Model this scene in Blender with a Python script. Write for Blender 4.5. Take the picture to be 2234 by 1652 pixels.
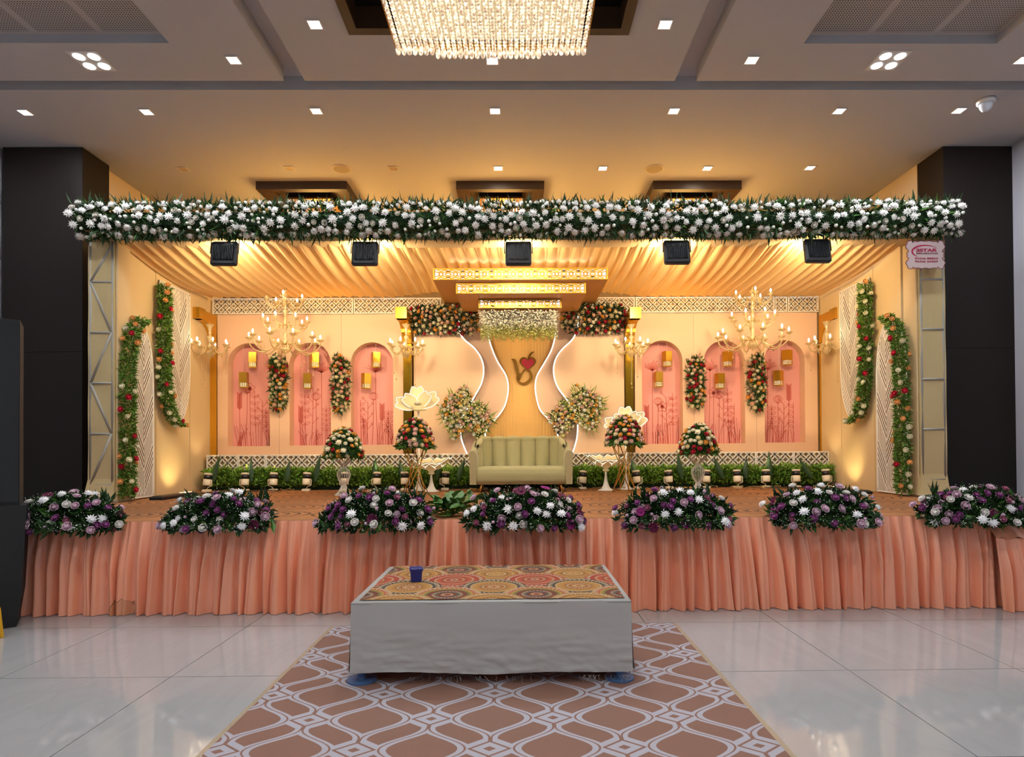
import bpy, math, random
from mathutils import Vector, Matrix, Quaternion, noise
PI = math.pi
sc = bpy.context.scene
for o in list(bpy.data.objects): bpy.data.objects.remove(o)
COL = sc.collection
rnd = random.Random(7)

# ------------------------------------------------------------------ camera
F = 1310.0; EYE = Vector((0, 0, 1.6))
YAW, PITCH, ROLL = 0.010, 0.010, 0.006
_d = Vector((math.sin(YAW)*math.cos(PITCH), math.cos(YAW)*math.cos(PITCH), math.sin(PITCH)))
_r0 = Vector((math.cos(YAW), -math.sin(YAW), 0)); _u0 = _r0.cross(_d)
_r = _r0*math.cos(ROLL) - _u0*math.sin(ROLL); _u = _u0*math.cos(ROLL) + _r0*math.sin(ROLL)
_y = Vector((0, 1, 0))
CX = 1129 - F*_y.dot(_r)/_y.dot(_d); CY = 977 + F*_y.dot(_u)/_y.dot(_d)
cam = bpy.data.cameras.new('camera'); camo = bpy.data.objects.new('camera', cam); COL.objects.link(camo)
m4 = Matrix.Identity(4)
for i in range(3):
    m4[i][0] = _r[i]; m4[i][1] = _u[i]; m4[i][2] = -_d[i]; m4[i][3] = EYE[i]
camo.matrix_world = m4
cam.sensor_fit = 'HORIZONTAL'; cam.sensor_width = 36; cam.lens = F/2234*36
cam.shift_x = -(CX-1117)/2234; cam.shift_y = (CY-826)/2234
cam.clip_start = 0.05; cam.clip_end = 100
sc.camera = camo
def ray(px, py): return _r*((px-CX)/F) + _u*((CY-py)/F) + _d
def W(px, py, Y):            # the point of the place seen at this spot, on the plane y = Y
    d = ray(px, py); return EYE + d*(Y/d.y)
def WZ(px, py, z):
    d = ray(px, py); return EYE + d*((z-EYE.z)/d.z)
def WX(px, py, X):
    d = ray(px, py); return EYE + d*(X/d.x)

# ------------------------------------------------------------------ look, world
sc.view_settings.view_transform = 'Standard'; sc.view_settings.look = 'None'
sc.view_settings.exposure = 0.0; sc.view_settings.gamma = 1.0; sc.view_settings.use_curve_mapping = False
cy = sc.cycles; cy.use_light_tree = False
cy.use_denoising = True; cy.use_adaptive_sampling = True; cy.adaptive_threshold = .12; cy.adaptive_min_samples = 16; cy.max_bounces = 4; cy.diffuse_bounces = 3; cy.glossy_bounces = 3
cy.transmission_bounces = 3; cy.transparent_max_bounces = 6; cy.sample_clamp_indirect = 4.0
cy.caustics_reflective = False; cy.caustics_refractive = False
wd = bpy.data.worlds.new('world'); sc.world = wd; wd.use_nodes = True
wd.node_tree.nodes['Background'].inputs[0].default_value = (0.6, 0.65, 0.75, 1)
wd.node_tree.nodes['Background'].inputs[1].default_value = 0.05

WARM = (1.0, 0.74, 0.42); WARMW = (1.0, 0.84, 0.62); COOL = (0.89, 0.94, 1.0)
P_FLOOD, P_PAR, P_DOWN, P_BACK = 46, 13, 22, 27
P_TRAY, P_SIDE, P_CHAND = 88, 14, 52
def light(name, kind, loc, power, color, aim=None, size=0.2, size_y=None, spot=60, blend=0.6, parent=None, spread=180):
    l = bpy.data.lights.new(name, kind); l.energy = power; l.color = color
    if kind == 'AREA':
        l.size = size; l.spread = math.radians(spread)
        if size_y: l.shape = 'RECTANGLE'; l.size_y = size_y
    elif kind == 'SPOT':
        l.spot_size = math.radians(spot); l.spot_blend = blend; l.shadow_soft_size = size
    else: l.shadow_soft_size = size
    o = bpy.data.objects.new(name, l); COL.objects.link(o); o.location = loc
    if aim is not None: o.rotation_euler = Vector(aim).to_track_quat('-Z', 'Y').to_euler()
    if parent: o.parent = parent
    return o

# ------------------------------------------------------------------ materials
def lin(c):
    if isinstance(c, str):
        c = [int(c[i:i+2], 16)/255 for i in (0, 2, 4)]
    return tuple(x/12.92 if x <= .04045 else ((x+.055)/1.055)**2.4 for x in c)
MATS = {}
def mat(name, color, rough=.6, metal=0, emit=0, ecol=None, var=0, vscale=8, bump=0, bscale=60, spec=.5, trans=0, alpha=1, sheen=0, coat=0, ior=None):
    if name in MATS: return MATS[name]
    m = bpy.data.materials.new(name); m.use_nodes = True; nt = m.node_tree
    b = nt.nodes['Principled BSDF']; c = lin(color)
    b.inputs['Base Color'].default_value = (*c, 1); b.inputs['Roughness'].default_value = rough
    b.inputs['Metallic'].default_value = metal; b.inputs['Specular IOR Level'].default_value = spec
    if sheen: b.inputs['Sheen Weight'].default_value = sheen
    if coat: b.inputs['Coat Weight'].default_value = coat; b.inputs['Coat Roughness'].default_value = .05
    if trans: b.inputs['Transmission Weight'].default_value = trans
    if ior: b.inputs['IOR'].default_value = ior
    if alpha < 1: b.inputs['Alpha'].default_value = alpha
    if emit:
        b.inputs['Emission Color'].default_value = (*lin(ecol or color), 1); b.inputs['Emission Strength'].default_value = emit
    tc = None
    if var or bump:
        tc = nt.nodes.new('ShaderNodeTexCoord')
    if var:
        nz = nt.nodes.new('ShaderNodeTexNoise'); nz.inputs['Scale'].default_value = vscale; nz.inputs['Detail'].default_value = 4
        nt.links.new(tc.outputs['Object'], nz.inputs['Vector'])
        mx = nt.nodes.new('ShaderNodeMix'); mx.data_type = 'RGBA'
        mx.inputs[6].default_value = (*[x*(1-var) for x in c], 1); mx.inputs[7].default_value = (*[min(1, x*(1+var)) for x in c], 1)
        nt.links.new(nz.outputs['Fac'], mx.inputs[0]); nt.links.new(mx.outputs[2], b.inputs['Base Color'])
    if bump:
        nz = nt.nodes.new('ShaderNodeTexNoise'); nz.inputs['Scale'].default_value = bscale; nz.inputs['Detail'].default_value = 3
        nt.links.new(tc.outputs['Object'], nz.inputs['Vector'])
        bp = nt.nodes.new('ShaderNodeBump'); bp.inputs['Strength'].default_value = bump; bp.inputs['Distance'].default_value = .02
        nt.links.new(nz.outputs['Fac'], bp.inputs['Height']); nt.links.new(bp.outputs['Normal'], b.inputs['Normal'])
    MATS[name] = m; return m
def emitter(name, color, strength, sample=False):
    if name in MATS: return MATS[name]
    m = bpy.data.materials.new(name); m.use_nodes = True; nt = m.node_tree; nt.nodes.clear()
    e = nt.nodes.new('ShaderNodeEmission'); e.inputs[0].default_value = (*lin(color), 1); e.inputs[1].default_value = strength
    o = nt.nodes.new('ShaderNodeOutputMaterial'); nt.links.new(e.outputs[0], o.inputs[0])
    if not sample: m.cycles.emission_sampling = 'NONE'
    MATS[name] = m; return m
def cloth_thin(name, color, transl=.35, clear=0.0, rough=.7, bump=0, tcol=None):   # thin fabric that lets light through
    if name in MATS: return MATS[name]
    m = mat(name, color, rough, bump=bump, bscale=300); nt = m.node_tree
    b = nt.nodes['Principled BSDF']; out = nt.nodes['Material Output']
    t = nt.nodes.new('ShaderNodeBsdfTranslucent'); t.inputs[0].default_value = (*lin(tcol or color), 1)
    mx = nt.nodes.new('ShaderNodeMixShader'); mx.inputs[0].default_value = transl
    nt.links.new(b.outputs[0], mx.inputs[1]); nt.links.new(t.outputs[0], mx.inputs[2])
    last = mx
    if clear:
        tr = nt.nodes.new('ShaderNodeBsdfTransparent'); m2 = nt.nodes.new('ShaderNodeMixShader'); m2.inputs[0].default_value = clear
        nt.links.new(mx.outputs[0], m2.inputs[1]); nt.links.new(tr.outputs[0], m2.inputs[2]); last = m2
    nt.links.new(last.outputs[0], out.inputs[0]); return m

class X:        # small calculator for shader node maths
    nt = None
    def __init__(s, v): s.v = v
    @staticmethod
    def op(o, *a):
        n = X.nt.nodes.new('ShaderNodeMath'); n.operation = o
        for i, q in enumerate(a):
            q = q.v if isinstance(q, X) else q
            if isinstance(q, (int, float)): n.inputs[i].default_value = q
            else: X.nt.links.new(q, n.inputs[i])
        return X(n.outputs[0])
    def __add__(s, o): return X.op('ADD', s, o)
    def __radd__(s, o): return X.op('ADD', o, s)
    def __sub__(s, o): return X.op('SUBTRACT', s, o)
    def __rsub__(s, o): return X.op('SUBTRACT', o, s)
    def __mul__(s, o): return X.op('MULTIPLY', s, o)
    __rmul__ = __mul__
    def __truediv__(s, o): return X.op('DIVIDE', s, o)
    def __lt__(s, o): return X.op('LESS_THAN', s, o)
    def __gt__(s, o): return X.op('GREATER_THAN', s, o)
def fn(o): return lambda *a: X.op(o, *a)
xabs, xsin, xcos, xmin, xmax, xsqrt, xfloor, xround, xatan2, xpp = map(fn, ('ABSOLUTE', 'SINE', 'COSINE', 'MINIMUM', 'MAXIMUM', 'SQRT', 'FLOOR', 'ROUND', 'ARCTAN2', 'PINGPONG'))
def coords(nt, kind='Object'):
    X.nt = nt
    tc = nt.nodes.new('ShaderNodeTexCoord'); sp = nt.nodes.new('ShaderNodeSeparateXYZ')
    nt.links.new(tc.outputs[kind], sp.inputs[0]); return X(sp.outputs[0]), X(sp.outputs[1]), X(sp.outputs[2])
def mixc(nt, fac, a, b):
    n = nt.nodes.new('ShaderNodeMix'); n.data_type = 'RGBA'
    if isinstance(fac, X): nt.links.new(fac.v, n.inputs[0])
    else: n.inputs[0].default_value = fac
    for i, q in ((6, a), (7, b)):
        if isinstance(q, tuple): n.inputs[i].default_value = (*q[:3], 1)
        else: nt.links.new(q, n.inputs[i])
    return n.outputs[2]
def ramp(nt, fac, stops, const=True):
    n = nt.nodes.new('ShaderNodeValToRGB'); cr = n.color_ramp; cr.interpolation = 'CONSTANT' if const else 'LINEAR'
    while len(cr.elements) < len(stops): cr.elements.new(.5)
    for e, (p, c) in zip(cr.elements, stops): e.position = p; e.color = (*lin(c), 1)
    nt.links.new(fac.v, n.inputs[0]); return n.outputs[0]

# ------------------------------------------------------------------ mesh building
class MB:
    def __init__(s): s.v = []; s.f = []; s.mi = []
    def add(s, vs, fs, m=0):
        k = len(s.v); s.v += [tuple(p) for p in vs]
        for f in fs: s.f.append(tuple(k+i for i in f)); s.mi.append(m)
    def box(s, x0, x1, y0, y1, z0, z1, m=0):
        s.add([(x0,y0,z0),(x1,y0,z0),(x1,y1,z0),(x0,y1,z0),(x0,y0,z1),(x1,y0,z1),(x1,y1,z1),(x0,y1,z1)],
              [(0,3,2,1),(4,5,6,7),(0,1,5,4),(1,2,6,5),(2,3,7,6),(3,0,4,7)], m)
    def rbox(s, x0, x1, y0, y1, z0, z1, r, m=0):        # box with rounded vertical corners and soft top
        pts = []
        for cx_, cy_, a0 in ((x1-r, y1-r, 0), (x0+r, y1-r, 90), (x0+r, y0+r, 180), (x1-r, y0+r, 270)):
            for k in range(4):
                a = math.radians(a0+30*k); pts.append((cx_, cy_, math.cos(a), math.sin(a)))
        rings = [(z0, r), (z1-r*.6, r), (z1-r*.18, r*.82), (z1, r*.4)]
        n = len(pts); vs = []
        for z, q in rings: vs += [(p[0]+p[2]*q, p[1]+p[3]*q, z) for p in pts]
        fs = [(i*n+j, i*n+(j+1) % n, (i+1)*n+(j+1) % n, (i+1)*n+j) for i in range(3) for j in range(n)]
        fs += [tuple(range(n))[::-1], tuple(3*n+j for j in range(n))]
        s.add(vs, fs, m)
    def tube(s, pts, r, n=6, m=0, caps=True, closed=False):
        pts = [Vector(p) for p in pts]; N = len(pts); vs = []; fs = []; up = None
        for i, p in enumerate(pts):
            a = pts[(i-1) % N] if (i or closed) else p; b = pts[(i+1) % N] if (i < N-1 or closed) else p
            t = (b-a)
            if t.length < 1e-9: t = Vector((0, 0, 1))
            t.normalize()
            if up is None:
                up = t.orthogonal().normalized()
            up = (up - t*up.dot(t))
            if up.length < 1e-6: up = t.orthogonal()
            up.normalize(); w = t.cross(up); q = r[i] if isinstance(r, (list, tuple)) else r
            for k in range(n):
                a_ = 2*PI*k/n; vs.append(p + up*(q*math.cos(a_)) + w*(q*math.sin(a_)))
        for i in range(N if closed else N-1):
            j = (i+1) % N
            for k in range(n): fs.append((i*n+k, i*n+(k+1) % n, j*n+(k+1) % n, j*n+k))
        if caps and not closed: fs += [tuple(range(n))[::-1], tuple((N-1)*n+k for k in range(n))]
        s.add(vs, fs, m)
    def lathe(s, prof, n=12, c=(0, 0, 0), m=0, cap=True):
        vs = []; fs = []
        for r, z in prof:
            for k in range(n):
                a = 2*PI*k/n; vs.append((c[0]+r*math.cos(a), c[1]+r*math.sin(a), c[2]+z))
        for i in range(len(prof)-1):
            for k in range(n): fs.append((i*n+k, i*n+(k+1) % n, (i+1)*n+(k+1) % n, (i+1)*n+k))
        if cap: fs += [tuple(range(n))[::-1], tuple((len(prof)-1)*n+k for k in range(n))]
        s.add(vs, fs, m)
    def prism(s, poly, y0, y1, m=0):     # polygon in x,z pushed along y
        n = len(poly); vs = [(x, y0, z) for x, z in poly] + [(x, y1, z) for x, z in poly]
        fs = [tuple(range(n)), tuple(range(2*n-1, n-1, -1))] + [(i, n+i, n+(i+1) % n, (i+1) % n) for i in range(n)]
        s.add(vs, fs, m)
    def grid(s, f, nu, nv, m=0, wrap=False):
        vs = [f(i/(nu if wrap else nu), j/nv) for j in range(nv+1) for i in range(nu + (0 if wrap else 1))]
        w = nu if wrap else nu+1; fs = []
        for j in range(nv):
            for i in range(nu): fs.append((j*w+i, j*w+(i+1) % w, (j+1)*w+(i+1) % w, (j+1)*w+i))
        s.add(vs, fs, m)
    def ribbon(s, pts, w, y0, y1, m=0, closed=False):   # flat band in the x,z plane with depth along y
        N = len(pts); L = []; R = []
        for i in range(N):
            a = pts[(i-1) % N] if (i or closed) else pts[i]; b = pts[(i+1) % N] if (i < N-1 or closed) else pts[i]
            dx, dz = b[0]-a[0], b[1]-a[1]; l = math.hypot(dx, dz) or 1
            q = (w[i] if isinstance(w, (list, tuple)) else w)/2
            L.append((pts[i][0]-dz/l*q, pts[i][1]+dx/l*q)); R.append((pts[i][0]+dz/l*q, pts[i][1]-dx/l*q))
        vs = []
        for i in range(N): vs += [(L[i][0], y0, L[i][1]), (R[i][0], y0, R[i][1]), (R[i][0], y1, R[i][1]), (L[i][0], y1, L[i][1])]
        fs = []
        for i in range(N if closed else N-1):
            j = (i+1) % N
            for k in range(4):
                if k == 2: continue
                fs.append((i*4+k, i*4+(k+1) % 4, j*4+(k+1) % 4, j*4+k))
        s.add(vs, fs, m)
    def mesh(s, name, mats, smooth=False):
        me = bpy.data.meshes.new(name); me.from_pydata(s.v, [], s.f)
        if not isinstance(mats, (list, tuple)): mats = [mats]
        for q in mats: me.materials.append(q)
        if len(mats) > 1: me.polygons.foreach_set('material_index', s.mi)
        if smooth: me.polygons.foreach_set('use_smooth', [True]*len(me.polygons))
        me.update(); return me
    def build(s, name, mats, parent=None, smooth=False, loc=None, rot=None, kind=None, label=None):
        return put(name, s.mesh(name, mats, smooth), parent, loc, rot, kind, label)
def put(name, me, parent=None, loc=None, rot=None, kind=None, label=None, scale=None):
    o = bpy.data.objects.new(name, me); COL.objects.link(o)
    if parent: o.parent = parent
    if loc is not None: o.location = loc
    if rot is not None: o.rotation_euler = rot
    if scale is not None: o.scale = scale if isinstance(scale, (tuple, list)) else (scale,)*3
    if kind: o['kind'] = kind
    if label: o['label'] = label
    return o
def tag(o, label, cat, group=None):
    o['label'] = label; o['category'] = cat
    if group: o['group'] = group
    return o
def thing(name, label, cat, loc=(0, 0, 0), rz=0, group=None):
    o = bpy.data.objects.new(name, None); COL.objects.link(o); o.empty_display_size = .1
    o.location = loc; o.rotation_euler = (0, 0, rz); return tag(o, label, cat, group)
def struct(o): o['kind'] = 'structure'; return o
def copy_tree(o, parent=None):
    c = o.copy(); COL.objects.link(c); c.parent = parent
    for ch in o.children: copy_tree(ch, c)
    return c
ORD = ['first', 'second', 'third', 'fourth', 'fifth', 'sixth', 'seventh', 'eighth', 'ninth', 'tenth', 'eleventh', 'twelfth', 'thirteenth', 'fourteenth', 'fifteenth', 'sixteenth']
def spline(pts, n=6):        # smooth curve through points
    P = [Vector(p) for p in pts]; out = []
    for i in range(len(P)-1):
        a = P[max(i-1, 0)]; b = P[i]; c = P[i+1]; d = P[min(i+2, len(P)-1)]
        for k in range(n):
            t = k/n; out.append(.5*((2*b) + (c-a)*t + (2*a-5*b+4*c-d)*t*t + (3*b-a-3*c+d)*t**3))
    out.append(P[-1]); return out

# ------------------------------------------------------------------ levels of the place
ZC = 5.94            # ceiling
YS, ZS = 6.0, 0.89   # stage front, stage floor
YT = 8.2             # truss portal
XW = 5.5             # stage set side walls
YB, YW = 10.55, 10.85  # base box front, backdrop face
# ------------------------------------------------------------------ floor
def marble():
    m = mat('marble', 'cfcbc8', .045, spec=1.0); nt = m.node_tree; b = nt.nodes['Principled BSDF']
    g = nt.nodes.new('ShaderNodeNewGeometry'); mp = nt.nodes.new('ShaderNodeMapping'); mp.inputs['Scale'].default_value = (1, .35, 1)
    mp.inputs['Rotation'].default_value = (0, 0, .5)
    nt.links.new(g.outputs['Position'], mp.inputs[0])
    n1 = nt.nodes.new('ShaderNodeTexNoise'); n1.inputs['Scale'].default_value = 2.2; n1.inputs['Detail'].default_value = 8; n1.inputs['Distortion'].default_value = 1.4
    nt.links.new(mp.outputs[0], n1.inputs[0])
    c = ramp(nt, X(n1.outputs['Fac']), [(0, 'a09f9f'), (.42, 'a9a8a8'), (.5, 'a6a5a5'), (.56, 'aaa9a9'), (1, 'aeadad')], False)
    nt.links.new(c, b.inputs['Base Color']); return m
MARBLE = marble()
GROUT = mat('grout', '4d4947', .8)
mb = MB(); mb.box(-8, 8, -9, 12, -.25, -.012); floor = struct(mb.build('floor', GROUT))
mb = MB(); g = .0035; mb.box(g, 1.2-g, g, 1.2-g, -.013, 0); tile_me = mb.mesh('tile', MARBLE)
for i in range(-7, 8):
    for j in range(-3, 7):
        x = -.05 + 1.2*i; y = 5.47 - 1.2 + 1.2*(j-4)
        if x > -8.2 and x < 7.6: put('tile', tile_me, floor, (x, y, 0))
mb = MB(); mb.box(-8, 8, -9, 5.47-1.2*8, -.013, 0); mb.box(-8, 8, 6.67, 12, -.013, 0); mb.build('tile_field', MARBLE, floor, kind='stuff')

# ------------------------------------------------------------------ ceiling
CEIL = mat('ceiling_paint', 'bfc0c4', .85)
CEIL2 = mat('ceiling_recess_paint', 'c2c4d0', .85)
mb = MB(); mb.box(-8, 8, -9, 12, 6.5, 6.62); ceiling = struct(mb.build('ceiling', CEIL))
XL0, XL1, XR0, XR1 = -2.73, -2.48, 1.89, 2.15
TX0, TX1, TY0, TY1 = -1.73, 1.19, 3.37, 6.23
def panel(boxes, name='panel', m=CEIL):
    mb = MB()
    for b in boxes: mb.box(*b)
    return mb.build(name, m, ceiling)
panel([(-8, 8, 7.24, 12, ZC, ZC+.2)])
panel([(XL1, TX0, -9, 7.06, ZC, ZC+.2), (TX1, XR0, -9, 7.06, ZC, ZC+.2), (TX0, TX1, -9, TY0, ZC, ZC+.2), (TX0, TX1, TY1, 7.06, ZC, ZC+.2)])
for x0, x1, a, b in ((-8, XL0, -5.79, -3.69), (XR1, 8, 3.11, 5.21)):
    panel([(x0, a, -9, 7.06, ZC, ZC+.2), (b, x1, -9, 7.06, ZC, ZC+.2), (a, b, -9, 3.5, ZC, ZC+.2), (a, b, 6.4, 7.06, ZC, ZC+.2)])
panel([(-8, 8, 7.0, 7.3, ZC+.17, ZC+.3)], 'channel_top', CEIL2)
for a, b in ((XL0, XL1), (XR0, XR1)): panel([(a-.05, b+.05, -9, 7.0, ZC+.17, ZC+.3)], 'channel_top', CEIL2)
def perf():
    m = mat('perforated_board', 'bdb9b6', .8); nt = m.node_tree; b = nt.nodes['Principled BSDF']
    x, y, z = coords(nt); p = .028
    dx = x - xround(x/p)*p; dy = y - xround(y/p)*p
    dot = (xsqrt(dx*dx+dy*dy) < .0085)*(xabs(x) < .31)*(xabs(y) < 1.4)
    nt.links.new(mixc(nt, dot, lin('bdb9b6'), lin('4c4a49')), b.inputs['Base Color']); return m
PERF = perf()
mb = MB(); mb.box(-.349, .349, -1.45, 1.45, 0, .02); pme = mb.mesh('perforated_panel', PERF)
for a in (-5.79, 3.11):
    for k in range(3): put('perforated_panel', pme, ceiling, (a+.35+.7*k, 4.95, ZC+.09))

# downlights
DL = emitter('downlight_glow', 'ffffff', 5)
DLF = mat('downlight_frame', 'd8d6d2', .5)
DLO = mat('downlight_off', 'b9a98c', .5)
mb = MB()
for a in ((-.075, -.06, -.075, .075), (.06, .075, -.075, .075), (-.06, .06, -.075, -.06), (-.06, .06, .06, .075)): mb.box(a[0], a[1], a[2], a[3], -.008, 0)
dl_frame = mb.mesh('frame', DLF)
mb = MB(); mb.box(-.06, .06, -.06, .06, -.005, -.001); dl_on = mb.mesh('lens', DL); dl_off = mb.mesh('lens', DLO)
rows = [('nearest the big crystal chandelier', [(687, 53), (1451, 53)], 1),
        ('in the row just before the ceiling groove', [(510, 131), (1074, 132), (1640, 131), (2231, 131)], 1),
        ('in the long row beyond the ceiling groove', [(55, 245), (320, 244), (690, 242), (1080, 242), (1470, 242), (1831, 242), (2092, 241)], 1),
        ('in the glowing row above the stage', [(1087, 367), (1315, 367), (1543, 367), (1767, 366)], 1),
        ('of the dark row above the stage', [(400, 369), (632, 367), (858, 367)], 0)]
for txt, pts, on in rows:
    for i, (px, py) in enumerate(pts):
        p = WZ(px, py, ZC)
        t = thing('downlight', ('lit' if on else 'unlit')+' square downlight, '+ORD[i]+' from the left '+txt, 'downlight', (p.x, p.y, ZC), 0, 'square ceiling downlights')
        put('frame', dl_frame, t); put('lens', dl_on if on else dl_off, t)
        if on: light('downlight_lamp', 'AREA', (0, 0, -.015), P_DOWN if py < 300 else P_DOWN*.35, COOL if py < 300 else WARMW, (0, 0, -1), .12, parent=t)
mb = MB(); mb.lathe([(.058, -.012), (.058, -.004)], 16); q_lens = mb.mesh('lens', DL)
mb = MB(); mb.box(-.17, .17, -.17, .17, -.006, 0); q_pl = mb.mesh('plate', DLF)
for px, py, w in ((200, 133, 'over the left pillar'), (1938, 132, 'over the right pillar')):
    p = WZ(px, py, ZC); t = thing('quad_downlight', 'recessed ceiling light of four round lenses '+w, 'downlight', (p.x, p.y, ZC), 0, 'four-lens ceiling lights')
    put('plate', q_pl, t)
    for a in (-.082, .082):
        for b in (-.082, .082): put('lens', q_lens, t, (a, b, 0))
    light('quad_lamp', 'AREA', (0, 0, -.02), P_DOWN*2, COOL, (0, 0, -1), .3, parent=t)
# the hall's further lights, behind the photographer
for i, x in enumerate((-5.2, -.29, 4.7)):
    for j, y in enumerate((2.2, -1.2, -4.6)):
        t = thing('quad_downlight', 'recessed four-lens ceiling light in the hall behind, column %s row %s' % (ORD[i], ORD[j]), 'downlight', (x, y, ZC if x != -.29 or j else ZC), 0, 'four-lens ceiling lights')
        put('plate', q_pl, t)
        for a in (-.082, .082):
            for b in (-.082, .082): put('lens', q_lens, t, (a, b, 0))
        light('quad_lamp', 'AREA', (0, 0, -.02), P_BACK*2, COOL, (0, 0, -1), .3, parent=t)
mb = MB(); mb.lathe([(.13, -.014), (.15, -.004), (.15, 0)], 24); sp_r = mb.mesh('rim', mat('speaker_white', 'cfc6b4', .6))
mb = MB(); mb.lathe([(.005, -.016), (.125, -.0145)], 24); sp_g = mb.mesh('grille', mat('speaker_mesh', 'a89b83', .7, bump=.3, bscale=300))
for px, w in ((745, 'above the left end of the stage'), (1428, 'above the right half of the stage')):
    p = WZ(px, 368, ZC); t = thing('ceiling_speaker', 'round flush ceiling speaker '+w, 'speaker', (p.x, p.y, ZC), 0, 'round ceiling speakers')
    put('rim', sp_r, t); put('grille', sp_g, t)
p = WZ(2151, 218, ZC); t = thing('dome_camera', 'white dome security camera on the ceiling at upper right', 'camera', (p.x, p.y, ZC))
mb = MB(); mb.lathe([(.1, 0), (.1, -.04), (.085, -.05)], 20); mb.build('base', mat('plastic_white', 'dcdcdc', .4), t, True)
mb = MB(); mb.lathe([(.075, -.05), (.07, -.09), (.05, -.13), (.02, -.15), (.001, -.152)], 20); mb.build('dome', mat('dome_grey', 'b8bcc4', .15), t, True)

# ------------------------------------------------------------------ room walls and pillars
WALL = mat('wall_paint', 'c9c6cf', .8)
def wall(name, *b, m=WALL):
    mb = MB(); mb.box(*b); return struct(mb.build(name, m))
wall('wall_left', -7.55, -7.4, -9, 9.0, 0, 6.6)
wall('wall_right', 7.2, 7.35, -9, 9.0, 0, 6.6)
wall('wall_back', -8, 8, 11.75, 11.9, 0, 6.6, m=mat('back_paint', '8a7048', .8))
wall('wall_front', -8, 8, -9.1, -9, 0, 6.6)
WALLS = mat('stage_side_paint', 'd8c6a8', .8)
wall('wall_stage_left', -7.55, -6.32, 8.98, 11.8, 0, ZC, m=WALLS)
wall('wall_stage_right', 6.2, 7.4, 8.98, 11.8, 0, ZC, m=WALLS)
DARK = mat('dark_laminate', '1e1815', .5, var=.15, vscale=30, spec=.25)
for nm, px0, px1, fx in (('left', 6, 180, 'left'), ('right', 2057, 2220, 'right')):
    a = W(px0, 322, 8.6).x; b = W(px1, 322, 8.6).x
    t = thing('pillar', 'tall dark brown laminate pillar at the %s end of the stage' % fx, 'pillar', ((a+b)/2, 8.86, 0), 0, 'dark pillars')
    h = (b-a)/2
    mb = MB(); mb.box(-h, h, -.26, .3, 0, 3.0); mb.build('lower_panel', DARK, t)
    mb = MB(); mb.box(-h, h, -.26, .3, 3.006, ZC-.01); mb.build('upper_panel', DARK, t)
    mb = MB(); mb.box(-h+.01, h-.01, -.25, .28, .02, ZC-.02); mb.build('core', mat('core', '100c0a', .8), t)
# vent on the right upper side wall
t = thing('air_vent', 'slatted air vent high on the side wall behind the right pillar', 'vent', (6.195, 10.1, 5.2))
mb = MB(); mb.box(-.02, 0, -.32, -.29, -.22, .22); mb.box(-.02, 0, .29, .32, -.22, .22); mb.box(-.02, 0, -.29, .29, .19, .22); mb.box(-.02, 0, -.29, .29, -.22, -.19); mb.build('frame', mat('vent_paint', 'b39a6e', .6), t)
mb = MB(); mb.box(-.015, -.002, -.29, .29, -.008, .008); sl = mb.mesh('slat', mat('vent_paint', 'b39a6e', .6))
for k in range(9): put('slat', sl, t, (0, 0, -.16+.04*k), (0, .5, 0))

# ------------------------------------------------------------------ big crystal chandelier in its tray, small ones over the stage
BROWN = mat('tray_veneer', '3a281b', .45, var=.2, vscale=14)
BLACK = mat('tray_black', '0b0908', .35)
t = thing('ceiling_tray', 'large dark wooden ceiling tray around the big crystal chandelier', 'ceiling tray', ((TX0+TX1)/2, (TY0+TY1)/2, ZC))
hx, hy = (TX1-TX0)/2, (TY1-TY0)/2
mb = MB()
for b in ((-hx, -hx+.1, -hy, hy), (hx-.1, hx, -hy, hy), (-hx+.1, hx-.1, -hy, -hy+.1), (-hx+.1, hx-.1, hy-.1, hy)): mb.box(*b, -.03, .5)
mb.build('frame', BROWN, t)
mb = MB(); mb.box(-hx+.1, hx-.1, -hy+.1, hy-.1, .44, .5); mb.build('tray_top', BLACK, t)
mb = MB()
for b in ((-hx+.1, -hx+.24, -hy+.1, hy-.1), (hx-.24, hx-.1, -hy+.1, hy-.1), (-hx+.24, hx-.24, -hy+.1, -hy+.24), (-hx+.24, hx-.24, hy-.24, hy-.1)): mb.box(*b, .2, .26)
mb.build('inner_ledge', BLACK, t)
def crystal(name, em, col='ffe9c4'):
    m = bpy.data.materials.new(name); m.use_nodes = True; nt = m.node_tree; b = nt.nodes['Principled BSDF']
    b.inputs['Base Color'].default_value = (.9, .85, .75, 1); b.inputs['Roughness'].default_value = .05; b.inputs['Specular IOR Level'].default_value = 1
    g = nt.nodes.new('ShaderNodeNewGeometry'); v = nt.nodes.new('ShaderNodeTexVoronoi'); v.inputs['Scale'].default_value = 32
    nt.links.new(g.outputs['Position'], v.inputs['Vector'])
    c = ramp(nt, X(v.outputs['Distance']), [(0, 'ffffff'), (.22, 'fff6e4'), (.42, col), (.62, '9a7650'), (.8, '5a422c'), (1, 'fff0d8')], False)  # bead sparkle painted in as bright and dark spots of the glow
    nt.links.new(c, b.inputs['Emission Color']); b.inputs['Emission Strength'].default_value = em
    m.cycles.emission_sampling = 'NONE'; return m
CRY = crystal('crystal_lit', 1.1, 'f2d8b4'); CRYG = crystal('crystal_gold', .5, 'd9a24a')
zb = 5.345; fy = 5.6; lx = W(864, 118, fy).x; rx = W(1279, 118, fy).x
t = thing('crystal_chandelier', 'large rectangular ceiling chandelier of lit crystal bead strands', 'chandelier', ((lx+rx)/2, 4.75, zb))
cw = (rx-lx)/2; N = 34; sp_ = 2*cw/N
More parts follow.
